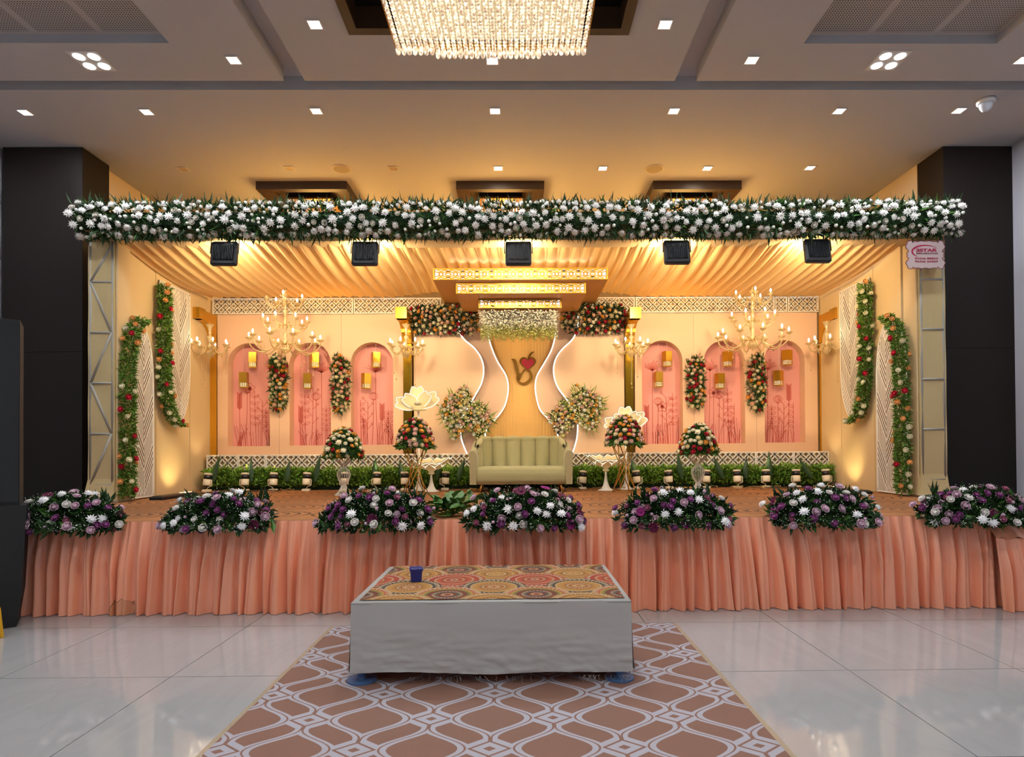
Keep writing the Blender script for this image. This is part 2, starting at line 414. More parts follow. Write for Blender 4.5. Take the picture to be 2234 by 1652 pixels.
def strand(n, r, pitch, ratio=1.0):
    mb = MB(); prof = [(.002, -.5), (.62, -.33), (1, 0), (.62, .33), (.002, .5)]
    for k in range(n):
        vs = []; fs = []
        for pr, pz in prof:
            for q in range(6):
                a = 2*PI*q/6; vs.append((r*pr*math.cos(a), k*pitch+pz*pitch*.98, r*pr*math.sin(a)))
        for i in range(4):
            for q in range(6): fs.append((i*6+q, i*6+(q+1) % 6, (i+1)*6+(q+1) % 6, (i+1)*6+q))
        mb.add(vs, fs)
    return mb
sme = strand(42, sp_*.43, .04).mesh('crystal_strand', CRY)
mb = MB(); mb.lathe([(.001, -.5*sp_*2.2), (sp_*.36, -.4*sp_*2), (sp_*.5, 0), (sp_*.36, .4*sp_*2), (.001, sp_)], 8)
dme = mb.mesh('crystal_drop', CRY, True)
for k in range(N):
    x = -cw + sp_*(k+.5); mid = abs(x+.02) < cw*.56
    o = put('crystal_strand', sme, t, (x, -.85 + (.02 if mid else 0), -.02 if mid else 0))
    put('crystal_drop', dme, o, (0, 1.68, -.02))
mb = MB(); mb.box(-cw, cw, -.88, -.85, -.01, .05); mb.box(-cw, cw, .86, .88, .0, .06); mb.box(-cw-.008, -cw, -.88, .88, .01, .04); mb.box(cw, cw+.008, -.88, .88, .01, .04)
GOLDF = mat('gold_frame', 'c99a4e', .3, 1)
mb.build('frame', GOLDF, t)
mb = MB(); mb.box(-cw+.05, cw-.05, -.8, .8, .06, .1); mb.build('light_plate', emitter('chandelier_glow', 'ffe2b0', .7), t)
mb = MB()
for x in (-.5, .5):
    for y in (-.5, .5): mb.tube([(x, y, .1), (x, y, 1.1)], .015)
mb.build('rods', GOLDF, t, kind='stuff')
light('chandelier_lamp', 'AREA', (0, 0, -.16), P_CHAND, (1, .9, .72), (0, 0, -1), 1.4, parent=t)

def small_strand():
    mb = MB(); mb.tube([(0, 0, 0), (0, 0, -.3)], .012, 5); return mb.mesh('crystal_strand', CRYG)
ssm = small_strand()
for i, (px0, px1, w) in enumerate(((558, 756, 'left'), (995, 1187, 'middle'), (1425, 1618, 'right'))):
    y0 = 9.72; a = W(px0, 402, y0).x; b = W(px1, 402, y0).x; h = (b-a)/2; c = (a+b)/2
    z0 = W(px0, 413, y0).z
    t = thing('ceiling_tray', '%s of the three dark square ceiling trays above the stage' % w, 'ceiling tray', (c, y0+h, z0), 0, 'dark ceiling trays over the stage')
    mb = MB(); H = ZC-z0
    for q in ((-h, -h+.12, -h, h), (h-.12, h, -h, h), (-h+.12, h-.12, -h, -h+.12), (-h+.12, h-.12, h-.12, h)): mb.box(*q, 0, H)
    mb.build('frame', BROWN, t)
    mb = MB(); mb.box(-h+.12, h-.12, -h+.12, h-.12, H-.02, H); mb.build('tray_top', BROWN, t)
    mb = MB()
    for q in ((-h+.12, -h+.2, -h+.12, h-.12), (h-.2, h-.12, -h+.12, h-.12), (-h+.2, h-.2, -h+.12, -h+.2)): mb.box(*q, .05, .08)
    mb.build('inner_ledge', BROWN, t)
    t2 = thing('small_crystal_chandelier', 'square gold crystal chandelier inside the %s ceiling tray' % w, 'chandelier', (c, y0+h, z0+.02), 0, 'square crystal chandeliers over the stage')
    mb = MB(); mb.box(-.36, .36, -.36, .36, 0, H-.04); mb.build('canopy_plate', BLACK, t2)
    mb = MB(); mb.box(-.38, .38, -.38, .38, -.03, 0); mb.build('frame', GOLDF, t2)
    for k in range(16):
        for yy in (-.36, .36): put('crystal_strand', ssm, t2, (-.36+.048*k, yy, 0))
    light('tray_lamp', 'POINT', (0, .1, -.6), P_TRAY, (1, .55, .14), size=.35, parent=t2)

# ------------------------------------------------------------------ patterned runner carpet in front
def ogee():
    m = mat('runner_print', 'b08a78', .75, bump=.15, bscale=250); nt = m.node_tree; b = nt.nodes['Principled BSDF']
    g = nt.nodes.new('ShaderNodeNewGeometry'); s = nt.nodes.new('ShaderNodeSeparateXYZ'); X.nt = nt
    nt.links.new(g.outputs['Position'], s.inputs[0]); x = X(s.outputs[0]) + .516; y = X(s.outputs[1]) - 3.91
    p = .716; A = .222; T = .24; wb = .034; l = .012
    def med(ox, oy):
        dx = x - ox; dy = y - oy
        dx = dx - xround(dx/p)*p; dy = dy - xround(dy/p)*p
        return xabs(dx) - (xcos(xmin(xabs(dy)/T, 1.0)*PI) + 1.0)*(A/2)
    d = xmin(med(0, 0), med(p/2, p/2))
    def node(ox, oy):
        dx = x - ox; dy = y - oy
        dx = dx - xround(dx/p)*p; dy = dy - xround(dy/p)*p
        return xabs(dx)/.098 + xabs(dy)/.072
    n = xmin(node(p/2, 0), node(0, p/2))
    white = (d > -wb)*(d < 0)
    q = (d > l)*(1 - (d > (l+.028))*(n > 1.9))
    white = xmax(white, q*(n > 1.22))*(n > 1.15)
    white = xmax(white, (n < .98)*(n > .36))
    col = mixc(nt, white, lin('7f5b4c'), lin('a4a1aa'))
    nt.links.new(col, b.inputs['Base Color']); return m
mb = MB(); mb.box(-1.65, 1.39, 1.0, 5.42, .0005, .009)
car = mb.build('carpet_runner', ogee()); tag(car, 'pink-brown carpet runner with white ogee trellis pattern under the low platform', 'carpet')
# clear plastic edge of the runner
for a, b in ((-1.685, -1.651), (1.391, 1.425)):
    mb = MB(); mb.box(a, b, 1.0, 5.43, .0005, .005); mb.build('edge_tape', mat('tape_clear', 'c9b497', .2, alpha=.45), car)

# ------------------------------------------------------------------ stage
def stage_print():
    m = mat('stage_carpet', 'a8692f', .75, bump=.1, bscale=300); nt = m.node_tree; b = nt.nodes['Principled BSDF']
    g = nt.nodes.new('ShaderNodeNewGeometry'); s = nt.nodes.new('ShaderNodeSeparateXYZ'); X.nt = nt
    nt.links.new(g.outputs['Position'], s.inputs[0]); x = X(s.outputs[0]); y = X(s.outputs[1])
    px, py = 1.5, .82
    ix = x - xround(x/px)*px; iy = y - xround(y/py)*py
    r = xsqrt(ix*ix*.32 + iy*iy)
    w = xsin(r*95.0 + xsin(x*60.0)*.6)
    base = mixc(nt, .35 + .35*xsin(y*7.6), lin('a56a36'), lin('92633a'))
    col = mixc(nt, (w > .25)*(r < .42), base, lin('5c3719'))
    nt.links.new(col, b.inputs['Base Color']); return m
SX0, SX1 = -6.2, 6.2
t = thing('stage', 'low wooden stage platform with patterned orange-brown carpet', 'stage', (0, YS, 0))
mb = MB(); mb.box(SX0, SX1, .02, 5.7, ZS-.06, ZS); mb.build('deck', stage_print(), t)
mb = MB(); mb.box(SX0+.05, SX1-.05, .12, 5.65, .001, ZS-.06); mb.build('platform_frame', mat('ply', '6b5138', .8), t)
SATIN = mat('peach_satin', 'ffa782', .24, spec=1.0, var=.05, vscale=3)
def satin_stain():      # old water stain low on the left of the cloth
    nt = SATIN.node_tree; b = nt.nodes['Principled BSDF']; X.nt = nt
    g = nt.nodes.new('ShaderNodeNewGeometry'); s = nt.nodes.new('ShaderNodeSeparateXYZ'); nt.links.new(g.outputs['Position'], s.inputs[0])
    nz = nt.nodes.new('ShaderNodeTexNoise'); nz.inputs['Scale'].default_value = 14; nt.links.new(g.outputs['Position'], nz.inputs['Vector'])
    dx = (X(s.outputs[0])+3.84)/.12; dz = (X(s.outputs[2])-.05)/.1
    d = xsqrt(dx*dx+dz*dz) + (X(nz.outputs['Fac'])-.5)*.9
    src = b.inputs['Base Color'].links[0].from_socket
    c = mixc(nt, (d < 1.0)*.4, src, lin('b07a40')); c = mixc(nt, (d < 1.0)*(d > .93)*.6, c, lin('7a5028'))
    nt.links.new(c, b.inputs['Base Color'])
satin_stain()
def pleat(u, ph):   # folded-cloth cross-section
    return .75*(2*abs(math.sin(u/2))-1) + .25*(2*abs(math.sin(u*.81+ph))-1) + .12*math.sin(3.7*u+1.3)
def skirt(x0, x1, y, ztop, n, nv=10, seed=1.0, lean=.05):
    mb = MB()
    def f(u, v):
        x = x0 + (x1-x0)*u; z = ztop*(1-v) + .004*v
        k = x*2*PI/.125
        ph = 1.7*noise.noise(Vector((x*1.1+seed, .3*v, 0)))*PI
        a = .01 + .05*min(1, v*2.2) + .01*v
        e = pleat(k+ph, seed)
        fl = lean*v + .02*v*v*noise.noise(Vector((x*5, 3, seed)))
        return (x + .03*v*math.sin(k*.5+ph)*min(1, v*2), y - .02 - fl - a*(e+.6), z)
    mb.grid(f, n, nv)
    return mb
o = skirt(SX0-.02, 6.25, YS, ZS+.004, 1400).build('stage_skirt', SATIN, smooth=True)
tag(o, 'pleated peach satin skirt hanging along the whole stage front', 'stage skirt')
a = W(2164, 1150, 5.86).x
t = thing('stair_cover', 'peach satin cloth over a box before the stage at the right edge', 'cloth', (0, 0, 0))
skirt(a, a+1.6, 5.84, ZS-.2, 200, 10, 5.0, .04).build('front_drape', SATIN, t, True)
def f(u, v): return (a + 1.6*u, 5.8 + .2*v, ZS-.2 + .17*v + .012*math.sin(u*60)*(1-v))
mb = MB(); mb.grid(f, 90, 4); mb.build('top_drape', SATIN, t, True)

# ------------------------------------------------------------------ low platform with covers
WH = mat('calico', 'b9b6af', .85)
bx0, bx1 = W(771, 1312, 4.09).x, W(1372, 1312, 4.09).x; bz = W(1070, 1312, 4.09).z; by0, by1 = 4.09, 5.31
bc = (bx0+bx1)/2; bh = (bx1-bx0)/2
t = thing('low_platform', 'low rectangular platform draped in off-white cloth on blue feet', 'platform', (bc, by0, 0))
NZ = lambda x, y, z, s=1: noise.noise(Vector((x*s, y*s, z*s)))
def cloth_side(axis, sgn):
    mb = MB()
    def f(u, v):
        z = bz*(1-v) + v*(.085 + .02*NZ(u*3, 7, sgn))
        wr = .6*(.014*v*NZ(u*5, v*3, 1.5+sgn) + .014*v*v*NZ(u*10+v*12, v*9-u*5, 4) + .009*v**3*NZ(u*26-v*10, v*14, 6) + .006*NZ(u*3, v*2, 9))
        if axis == 'x':
            return (-bh + 2*bh*u + (.014+.004*v)*(2*u-1), -.012 - .012*v - abs(wr)*1.6, z)
        return (sgn*(bh+.012+.02*v+wr*.7), (by1-by0)*u, z)
    mb.grid(f, 110, 34); return mb
cl = cloth_side('x', 1)
c2 = cloth_side('y', -1); cl.add(c2.v, c2.f); c2 = cloth_side('y', 1); cl.add(c2.v, c2.f)
cl.box(-bh-.012, bh+.012, -.014, by1-by0, bz-.012, bz)
cl.build('cloth_cover', WH, t, True)
mb = MB(); mb.box(-bh+.02, bh-.02, .02, by1-by0-.02, bz-.06, bz-.014); mb.build('board', mat('ply', '6b5138', .8), t)
BLUE = mat('blue_steel', '4f6f9a', .4, .2)
mb = MB(); mb.lathe([(.1, .0), (.1, .012), (.03, .016), (.028, .02)], 24); mb.lathe([(.03, .02), (.03, bz-.06)], 14); ft = mb.mesh('foot', BLUE, False)
for x in (-bh+.04, bh-.06):
    for y in (.06, by1-by0-.1): put('foot', ft, t, (x, y, .009))
mb = MB()
for k in range(60):
    x = rnd.choice([rnd.gauss(-.1, .25), rnd.gauss(.72*bh, .06), rnd.gauss(bh-.03, .02)]); x = max(-bh, min(bh, x)); p = Vector((x, -.045, .07)); pts = [p]
    for q in range(4): p = p + Vector((rnd.uniform(-.012, .012), rnd.uniform(-.006, .004), -rnd.uniform(.004, .014))); pts.append(p)
    mb.tube(pts, .0007, 3)
mb.build('frayed_threads', WH, t, kind='stuff')
def throw_print():
    m = mat('throw_print', 'b5763a', .85, bump=.12, bscale=220); nt = m.node_tree; b = nt.nodes['Principled BSDF']
    x, y, z = coords(nt)
    schemes = [[(0, '7a3a22'), (.08, 'd9b58a'), (.16, 'b8452c'), (.3, 'd8a978'), (.36, 'c2502f'), (.5, 'cf5a36'), (.6, 'd9b083'), (.66, 'bb3f28'), (.84, 'e0c7a0'), (.88, 'b8442c')],
               [(0, 'c4572b'), (.1, 'd8b27a'), (.22, 'b9722c'), (.34, 'e0c394'), (.4, 'c98a3a'), (.55, 'd29a4a'), (.68, 'dcb878'), (.74, '2f3b3c'), (.9, 'd8bd90'), (.94, '33403f')],
               [(0, '8a3526'), (.12, 'd5a27a'), (.2, '6d2f20'), (.34, '5d8076'), (.4, 'd8c49a'), (.46, '7a3624'), (.62, '8a8a3c'), (.7, 'c9a04a'), (.78, 'cc5a38'), (.9, 'dcae80')],
               [(0, 'c8532d'), (.06, 'd9a95a'), (.2, 'c8913f'), (.3, 'e0c08a'), (.36, 'c48a3a'), (.56, 'd6a858'), (.66, 'b5752c'), (.8, 'e0c69a'), (.86, 'c58d42')]]
    col = None; bg = lin('3a2a20')
    px = .633
    for k, (sc_i, ox, oy) in enumerate(((3, .31, 1.25), (2, 0, 1.2), (2, -.32, 1.045), (3, 0, .86), (0, -.32, .65), (1, 0, .41), (2, -.32, .17), (3, 0, -.03))):
        sch = schemes[sc_i]
        dx = x - ox; dx = dx - xround(dx/px)*px; dy = y - oy
        r = xsqrt(dx*dx + dy*dy); a = xatan2(dy, dx)
        rr = r/.245 + xabs(xsin(a*18.0))*.035
        c = ramp(nt, rr, sch)
        tooth = (xsin(a*36.0) > .1)*(r > .196)*(r < .23)
        c = mixc(nt, tooth, c, lin('d9c09a'))
        tooth = (xsin(a*24.0) > .3)*(r > .085)*(r < .105)
        c = mixc(nt, tooth, c, lin('6d3322'))
        col = mixc(nt, rr < 1.0, bg if col is None else col, c)
    col = mixc(nt, .5, col, lin('3a2214'))
    nt.links.new(col, b.inputs['Base Color']); return m
mb = MB(); ty = by1-by0+.02
def f(u, v):
    e = .012*NZ(u*9, v*7, 2) if v in (0, 1) else 0
    return (-bh+.03 + (2*bh-.05)*u + (.008*NZ(v*9, u*9, 3) if u in (0, 1) else 0), .035 + e + (ty-.05)*v, .0018 + .003*(1+NZ(u*6, v*5, 5)) + .002*(1+NZ(u*25, v*18, 5))*(v < .08))
mb.grid(f, 70, 40)
g2 = len(mb.v)
o = mb.build('throw', throw_print(), loc=(bc, by0, bz), smooth=True); tag(o, 'thin patterned throw with orange and red mandala circles on the low platform', 'throw')
# blue cup
p = W(908, 1268, 4.52); p = WZ(908, 1268, bz+.008)
t = thing('blue_box', 'small dark blue plastic container with a lid on the patterned throw', 'container', (p.x, p.y, bz+.008), .25)
BL = mat('blue_plastic', '1c2a74', .35)
mb = MB()
def rr(hx, hy, z, n=5, r=.016):
    out = []
    for cx_, cy_, a0 in ((hx-r, hy-r, 0), (-hx+r, hy-r, 90), (-hx+r, -hy+r, 180), (hx-r, -hy+r, 270)):
        for k in range(n): a_ = math.radians(a0+90*k/(n-1)); out.append((cx_+r*math.cos(a_), cy_+r*math.sin(a_), z))
    return out
def loft(mb, rings, m=0):
    n = len(rings[0]); vs = [v for r in rings for v in r]
    fs = [(i*n+j, i*n+(j+1) % n, (i+1)*n+(j+1) % n, (i+1)*n+j) for i in range(len(rings)-1) for j in range(n)]
    fs += [tuple(range(n))[::-1], tuple((len(rings)-1)*n+j for j in range(n))]
    mb.add(vs, fs, m)
sc_ = 1.0
loft(mb, [rr(.04, .035, 0), rr(.046, .041, .085)]); mb.build('body', BL, t)
mb = MB(); loft(mb, [rr(.052, .046, .085), rr(.053, .047, .1), rr(.048, .042, .106)]); mb.build('lid', BL, t)
# ------------------------------------------------------------------ side walls of the stage set
CREAM = mat('cream_cloth', 'dfc392', .8, bump=.05, bscale=30, var=.04, vscale=2)
PEACH = mat('peach_board', 'efc6a2', .6, var=.03, vscale=1.5)
WHITE = mat('white_foam', 'f2ebdd', .6)
def zcan(Y):     # height of the canopy cloth along the depth
    t = (Y-8.3)/2.45; return 4.47 - .16*t - .07*math.sin(PI*min(max(t, 0), 1))
for sg, w in ((-1, 'left'), (1, 'right')):
    t = thing('side_panel_wall', 'cream cloth wall closing the %s side of the stage' % w, 'panel wall', (sg*XW, 0, ZS))
    ys = [8.52, 8.95, 9.2, 9.75, 10.15, 10.56, 11.3]
    for k in range(6):
        mb = MB(); a, b = ys[k]+.003, ys[k+1]-.003; off = (.0, .012, .004, .014, .002, .01)[k]*sg
        mb.box(min(off, .06*sg+off), max(off, .06*sg+off), a, b, 0, 3.75); mb.build('panel', CREAM, t)

# slatted white panels with flower garlands on the side walls
def weave_panel(sg, w, far):
    y0, y1 = (9.22, 10.08) if far else (8.36, 9.08)
    hw = (y1-y0)/2; yc = (y0+y1)/2
    if far: zb_, zt_ = W(397, 928, 9.78).z, 4.2
    else: zb_, zt_ = ZS+.02, W(320, 705, 8.86).z
    R = .9
    def half(z):     # half width of the panel at a height
        if far: q = (z-zb_)/R
        else: q = (zt_-z)/R
        return hw*(1 if q >= 1 else math.sqrt(max(0, 1-(1-q)**2.2)))
    name = 'woven slat panel'
    t = thing('slat_panel', 'white diagonal-slat panel with a rounded %s on the %s side wall' % ('lower end, hung high' if far else 'top, standing on stage', w), 'wall panel', (sg*(XW-.02), yc, 0), 0, 'white slat panels')
    mb = MB(); N = 40; ring = []
    for k in range(N+1): z = zb_ + (zt_-zb_)*k/N; ring.append((half(z), z))
    pts = [(h, z) for h, z in ring] + [(-h, z) for h, z in reversed(ring)]
    vs = [(0, y, z) for y, z in pts] + [(-.012*sg, y, z) for y, z in pts]; n = len(pts)
    mb.add(vs, [tuple(range(n)), tuple(range(2*n-1, n-1, -1))] + [(i, n+i, n+(i+1) % n, (i+1) % n) for i in range(n)])
    mb.build('backing', mat('slat_back', '6e5838', .8), t)
    # fine upright battens, with steep diagonal bundles laid over them in alternating columns
    def bar(mb, pa, pb, w, x0, x1, m=0):
        (ya1, za1), (yb1, zb1) = pa, pb
        mb.add([(x0, ya1, za1-w), (x0, ya1, za1+w), (x0, yb1, zb1+w), (x0, yb1, zb1-w), (x1, ya1, za1-w), (x1, ya1, za1+w), (x1, yb1, zb1+w), (x1, yb1, zb1-w)],
               [(0, 1, 2, 3), (7, 6, 5, 4), (0, 4, 5, 1), (1, 5, 6, 2), (2, 6, 7, 3), (3, 7, 4, 0)], m)
    mb = MB(); k = -int(hw/.03)
    while k*.03 < hw:
        yy = k*.03; zs = [zb_+.01+(zt_-zb_-.02)*i/60 for i in range(61)]; zs = [z for z in zs if half(z)-.012 > abs(yy)]
        if len(zs) > 1: mb.box(min(-.012*sg, -.0135*sg), max(-.012*sg, -.0135*sg), yy-.009, yy+.009, zs[0], zs[-1])
        k += 1
    cw_ = 2*hw/3.0
    for c in range(3):
        s = 1 if c % 2 == 0 else -1; yc0 = -hw+cw_*(c+.5); zz0 = zb_-.3+(c % 2)*.34
        while zz0 < zt_+.3:
            for m_ in (1, 0):
                for q in range(5 if m_ == 0 else 1):
                    zc_ = zz0 + (q-2)*.088 if m_ == 0 else zz0
                    pa = (yc0-cw_*.5, zc_-s*1.9*cw_*.5); pb = (yc0+cw_*.5, zc_+s*1.9*cw_*.5)
                    if m_ == 1:
                        seg = [(pa[0]+(pb[0]-pa[0])*i/10, pa[1]+(pb[1]-pa[1])*i/10) for i in range(11)]
                        seg = [e for e in seg if zb_+.22 < e[1] < zt_-.22 and abs(e[0]) < half(e[1]+.2)-.014 and abs(e[0]) < half(e[1]-.2)-.014]
                        if len(seg) > 1: bar(mb, seg[0], seg[-1], .2, -.0138*sg, -.0145*sg, 1)
                    else:
                        seg = [(pa[0]+(pb[0]-pa[0])*i/10, pa[1]+(pb[1]-pa[1])*i/10) for i in range(11)]
                        seg = [e for e in seg if zb_+.01 < e[1] < zt_-.01 and abs(e[0]) < half(e[1])-.014]
                        if len(seg) > 1: bar(mb, seg[0], seg[-1], .024, -.0146*sg, -.017*sg)
            zz0 += .74
    mb.build('slats', [WHITE, mat('slat_gap', '55401f', .9)], t, kind='stuff')
    mb = MB(); rim = [(-.012*sg, (half(z)-.008)*k, z) for k in (1, -1) for z in ([zb_+(zt_-zb_)*i/N for i in range(N+1)] if k == 1 else [zt_-(zt_-zb_)*i/N for i in range(N+1)])]
    mb.tube(rim, .012, 5, closed=True); mb.build('rim', WHITE, t)
    # path along the near edge for the garland
    if far: path = [(-half(z), z) for z in [zt_-.1-(zt_-zb_-.12)*i/30 for i in range(31)]] + [(0.0, zb_-.02)]
    else: path = [(-.02, zt_+.01)] + [(-half(z), z) for z in [zt_-.02-(zt_-zb_-.06)*i/30 for i in range(31)]]
    return t, [Vector((sg*(XW-.1), yc+a, z)) for a, z in path]
GPATH = {}
for sg, w in ((-1, 'left'), (1, 'right')):
    for far in (True, False): GPATH[(w, far)] = weave_panel(sg, w, far)[1]

# ------------------------------------------------------------------ cloth-wrapped truss portal
GREY = mat('alu_truss', '9b968b', .6)
VEIL = cloth_thin('veil', 'ead29a', .35, 0)
for sg, w in ((-1, 'left'), (1, 'right')):
    xo = W(192 if sg < 0 else 2064, 800, YT).x; xi = W(248 if sg < 0 else 2008, 800, YT).x; xc = (xo+xi)/2; h = abs(xo-xi)/2
    t = thing('truss_tower', 'cloth-wrapped square truss tower standing at the %s of the stage' % w, 'truss', (xc, YT+.16, ZS), 0, 'cloth-wrapped truss towers')
    H = 3.55
    for a in (-1, 1):
        for b in (-1, 1):
            mb = MB(); mb.tube([(a*(h-.024), b*.138, 0), (a*(h-.024), b*.138, H)], .022, 8); mb.build('chord', GREY, t, True)
    n = 5
    for k in range(n):
        z0 = .24+.69*k; z1 = min(H-.05, z0+.69)
        mb = MB(); mb.tube([(-h+.03, -.15, z0), (h-.03, -.15, z0)], .018, 6); mb.build('rung', GREY, t, True)
        if sg < 0 and k < n:
            e = 1 if k % 2 else -1
            mb = MB(); mb.tube([(e*(h-.03), -.15, z0), (-e*(h-.03), -.15, z1)], .018, 6); mb.build('brace', GREY, t, True)
    mb = MB(); mb.box(-h-.03, h+.03, -.17, .17, 0, .02); mb.box(-h, h, -.15, .15, .02, .12); mb.build('base_plate', GREY, t)
    mb = MB()
    def f(u, v):
        fl = .05*max(0, 1-v*14)
        P = [(-h-.004-fl, .15), (-h-.004-fl, -.154-fl), (h+.004+fl*.3, -.154-fl), (h+.004+fl*.3, .16)]
        q = u*3; i = min(int(q), 2); s = q-i; a, b = P[i], P[i+1]
        return (a[0]+(b[0]-a[0])*s, a[1]+(b[1]-a[1])*s + .004*math.sin(v*23+u*9), .025+v*(H-.03))
    mb.grid(f, 12, 24); mb.build('cloth_wrap', VEIL, t)
    # inner face of opaque cloth with button dimples
    mb = MB(); xin = -sg*(h+.012)
    mb.box(min(xin, xin-sg*.02), max(xin, xin-sg*.02), -.13, .14, .01, H); mb.build('side_cloth', CREAM, t)
xa = W(200, 480, 8.2).x; xb = W(2060, 480, 8.2).x
t = thing('truss_beam', 'cloth-wrapped truss beam carrying the white flower garland', 'truss', ((xa+xb)/2, YT+.16, 4.6))
L = (xb-xa)/2
for z in (-.1, .12):
    for y in (-.12, .12):
        mb = MB(); mb.tube([(-L, y, z), (L, y, z)], .024, 8); mb.build('chord', GREY, t, True)
mb = MB()
def f(u, v):
    P = [(-.15, .15), (-.15, -.15), (.16, -.15), (.16, .15)]; q = v*3; i = min(int(q), 2); s = q-i; a, b = P[i], P[i+1]
    return (-L+2*L*u, a[0]+(b[0]-a[0])*s, a[1]+(b[1]-a[1])*s + .008*math.sin(u*40)*(i == 1))
mb.grid(f, 60, 6); mb.build('cloth_wrap', CREAM, t)

# ------------------------------------------------------------------ pleated cloth canopy
CAN = cloth_thin('canopy_cloth', 'f0cf96', .3, rough=.65, tcol='eeb45c')
mb = MB()
def f(u, v):
    x = -XW*.995 + 2*XW*.995*u; Y = 8.3 + 2.45*v
    k = x*2*PI/.17 + 2.2*noise.noise(Vector((x*.8, 0, 4)))*PI
    am = .02 + .03*math.sin(PI*v); ce = max(0, 1-max(0, abs(x)-1.2)/1.0); am *= 1-.5*ce
    ph = math.sin(k); ph = ph*.6 + .4*math.sin(2*k+.8) + .5*noise.noise(Vector((x*2.3, Y*.2, 8)))
    return (x + .03*math.sin(k+1)*math.sin(PI*v) + .1*math.sin(v*3+x*.4)*v*(1-v), Y, zcan(Y) + ce*(.1*math.sin(PI*v)+.13*v) + am*ph + .02*noise.noise(Vector((x*.7, Y*.8, 1))))
mb.grid(f, 1100, 16)
o = mb.build('canopy', CAN, smooth=True); tag(o, 'pleated cream cloth canopy sagging over the stage', 'canopy')

# ------------------------------------------------------------------ lattice strips
def lattice(name, label, x0, x1, z0, z1, y, a, group, backing=True, parts=1):
    t = thing(name, label, 'lattice panel', ((x0+x1)/2, y, z0), 0, group)
    hw = (x1-x0)/2; H = z1-z0; fr = .018
    mb = MB()
    for b in ((-hw, hw, 0, fr), (-hw, hw, H-fr, H), (-hw, -hw+fr, fr, H-fr), (hw-fr, hw, fr, H-fr)): mb.box(b[0], b[1], 0, .025, b[2], b[3])
    mb.build('frame', WHITE, t)
    mb = MB(); nx = int(hw/a)+2
    for i in range(-nx, nx+1):
        for j in range(-1, int(H/a)+2):
            if (i+j) % 2: continue
            cx_, cz_ = i*a, j*a; S = 20; run = []
            for k in range(S+1):
                q = 2*PI*k/S; p = (cx_+a*math.cos(q), cz_+a*math.sin(q))
                if -hw+.005 < p[0] < hw-.005 and .003 < p[1] < H-.003: run.append(p)
                else:
                    if len(run) > 1: mb.ribbon(run, .0155 if a < .08 else .019, .003, .02)
                    run = []
            if len(run) > 1: mb.ribbon(run, .0155 if a < .08 else .019, .003, .02)
    mb.build('lattice', WHITE, t, kind='stuff')
    if backing: mb = MB(); mb.box(-hw, hw, .05, .06, 0, H); mb.build('backing', mat('lattice_back', 'c2a878', .8), t)
    return t
zt0, zt1 = W(1130, 683, YW-.04).z, W(1130, 649, YW-.04).z
tops = [(463, 770, 'upper left strip, outer long panel'), (772, 962, 'upper left strip, panel beside the tiered box'), (1292, 1385, 'upper right strip, panel beside the tiered box'), (1387, 1690, 'upper right strip, long middle panel'), (1692, 1717, 'upper right strip, narrow panel'), (1719, 1786, 'upper right strip, outer end panel')]
for a, b, w in tops:
    lattice('lattice_panel', 'white circle-lattice panel, '+w, W(a, 665, YW-.04).x, W(b, 665, YW-.04).x, zt0, zt1, YW-.04, .0735, 'upper lattice strip')
zb0, zb1 = W(1130, 1030, YB).z, W(1130, 989, YB).z
bots = [450, 519, 579, 760, 940, 1120, 1300, 1480, 1650, 1732, 1809]
for k in range(len(bots)-1):
    lattice('lattice_panel', 'white circle-lattice panel, %s from the left in the low strip behind the hedge' % ORD[k], W(bots[k], 1010, YB).x+.003, W(bots[k+1], 1010, YB).x-.003, zb0, zb1, YB, .094, 'lower lattice strip')
bxa, bxb = W(450, 1010, YB).x, W(1809, 1010, YB).x
t = thing('backdrop_base', 'long cream box base under the backdrop behind the lattice strip', 'base', (0, YB+.065, ZS))
mb = MB(); mb.box(bxa, bxb, 0, 1.0, .001, zb1-ZS-.014); mb.build('body', mat('base_cream', 'dcc498', .8), t)

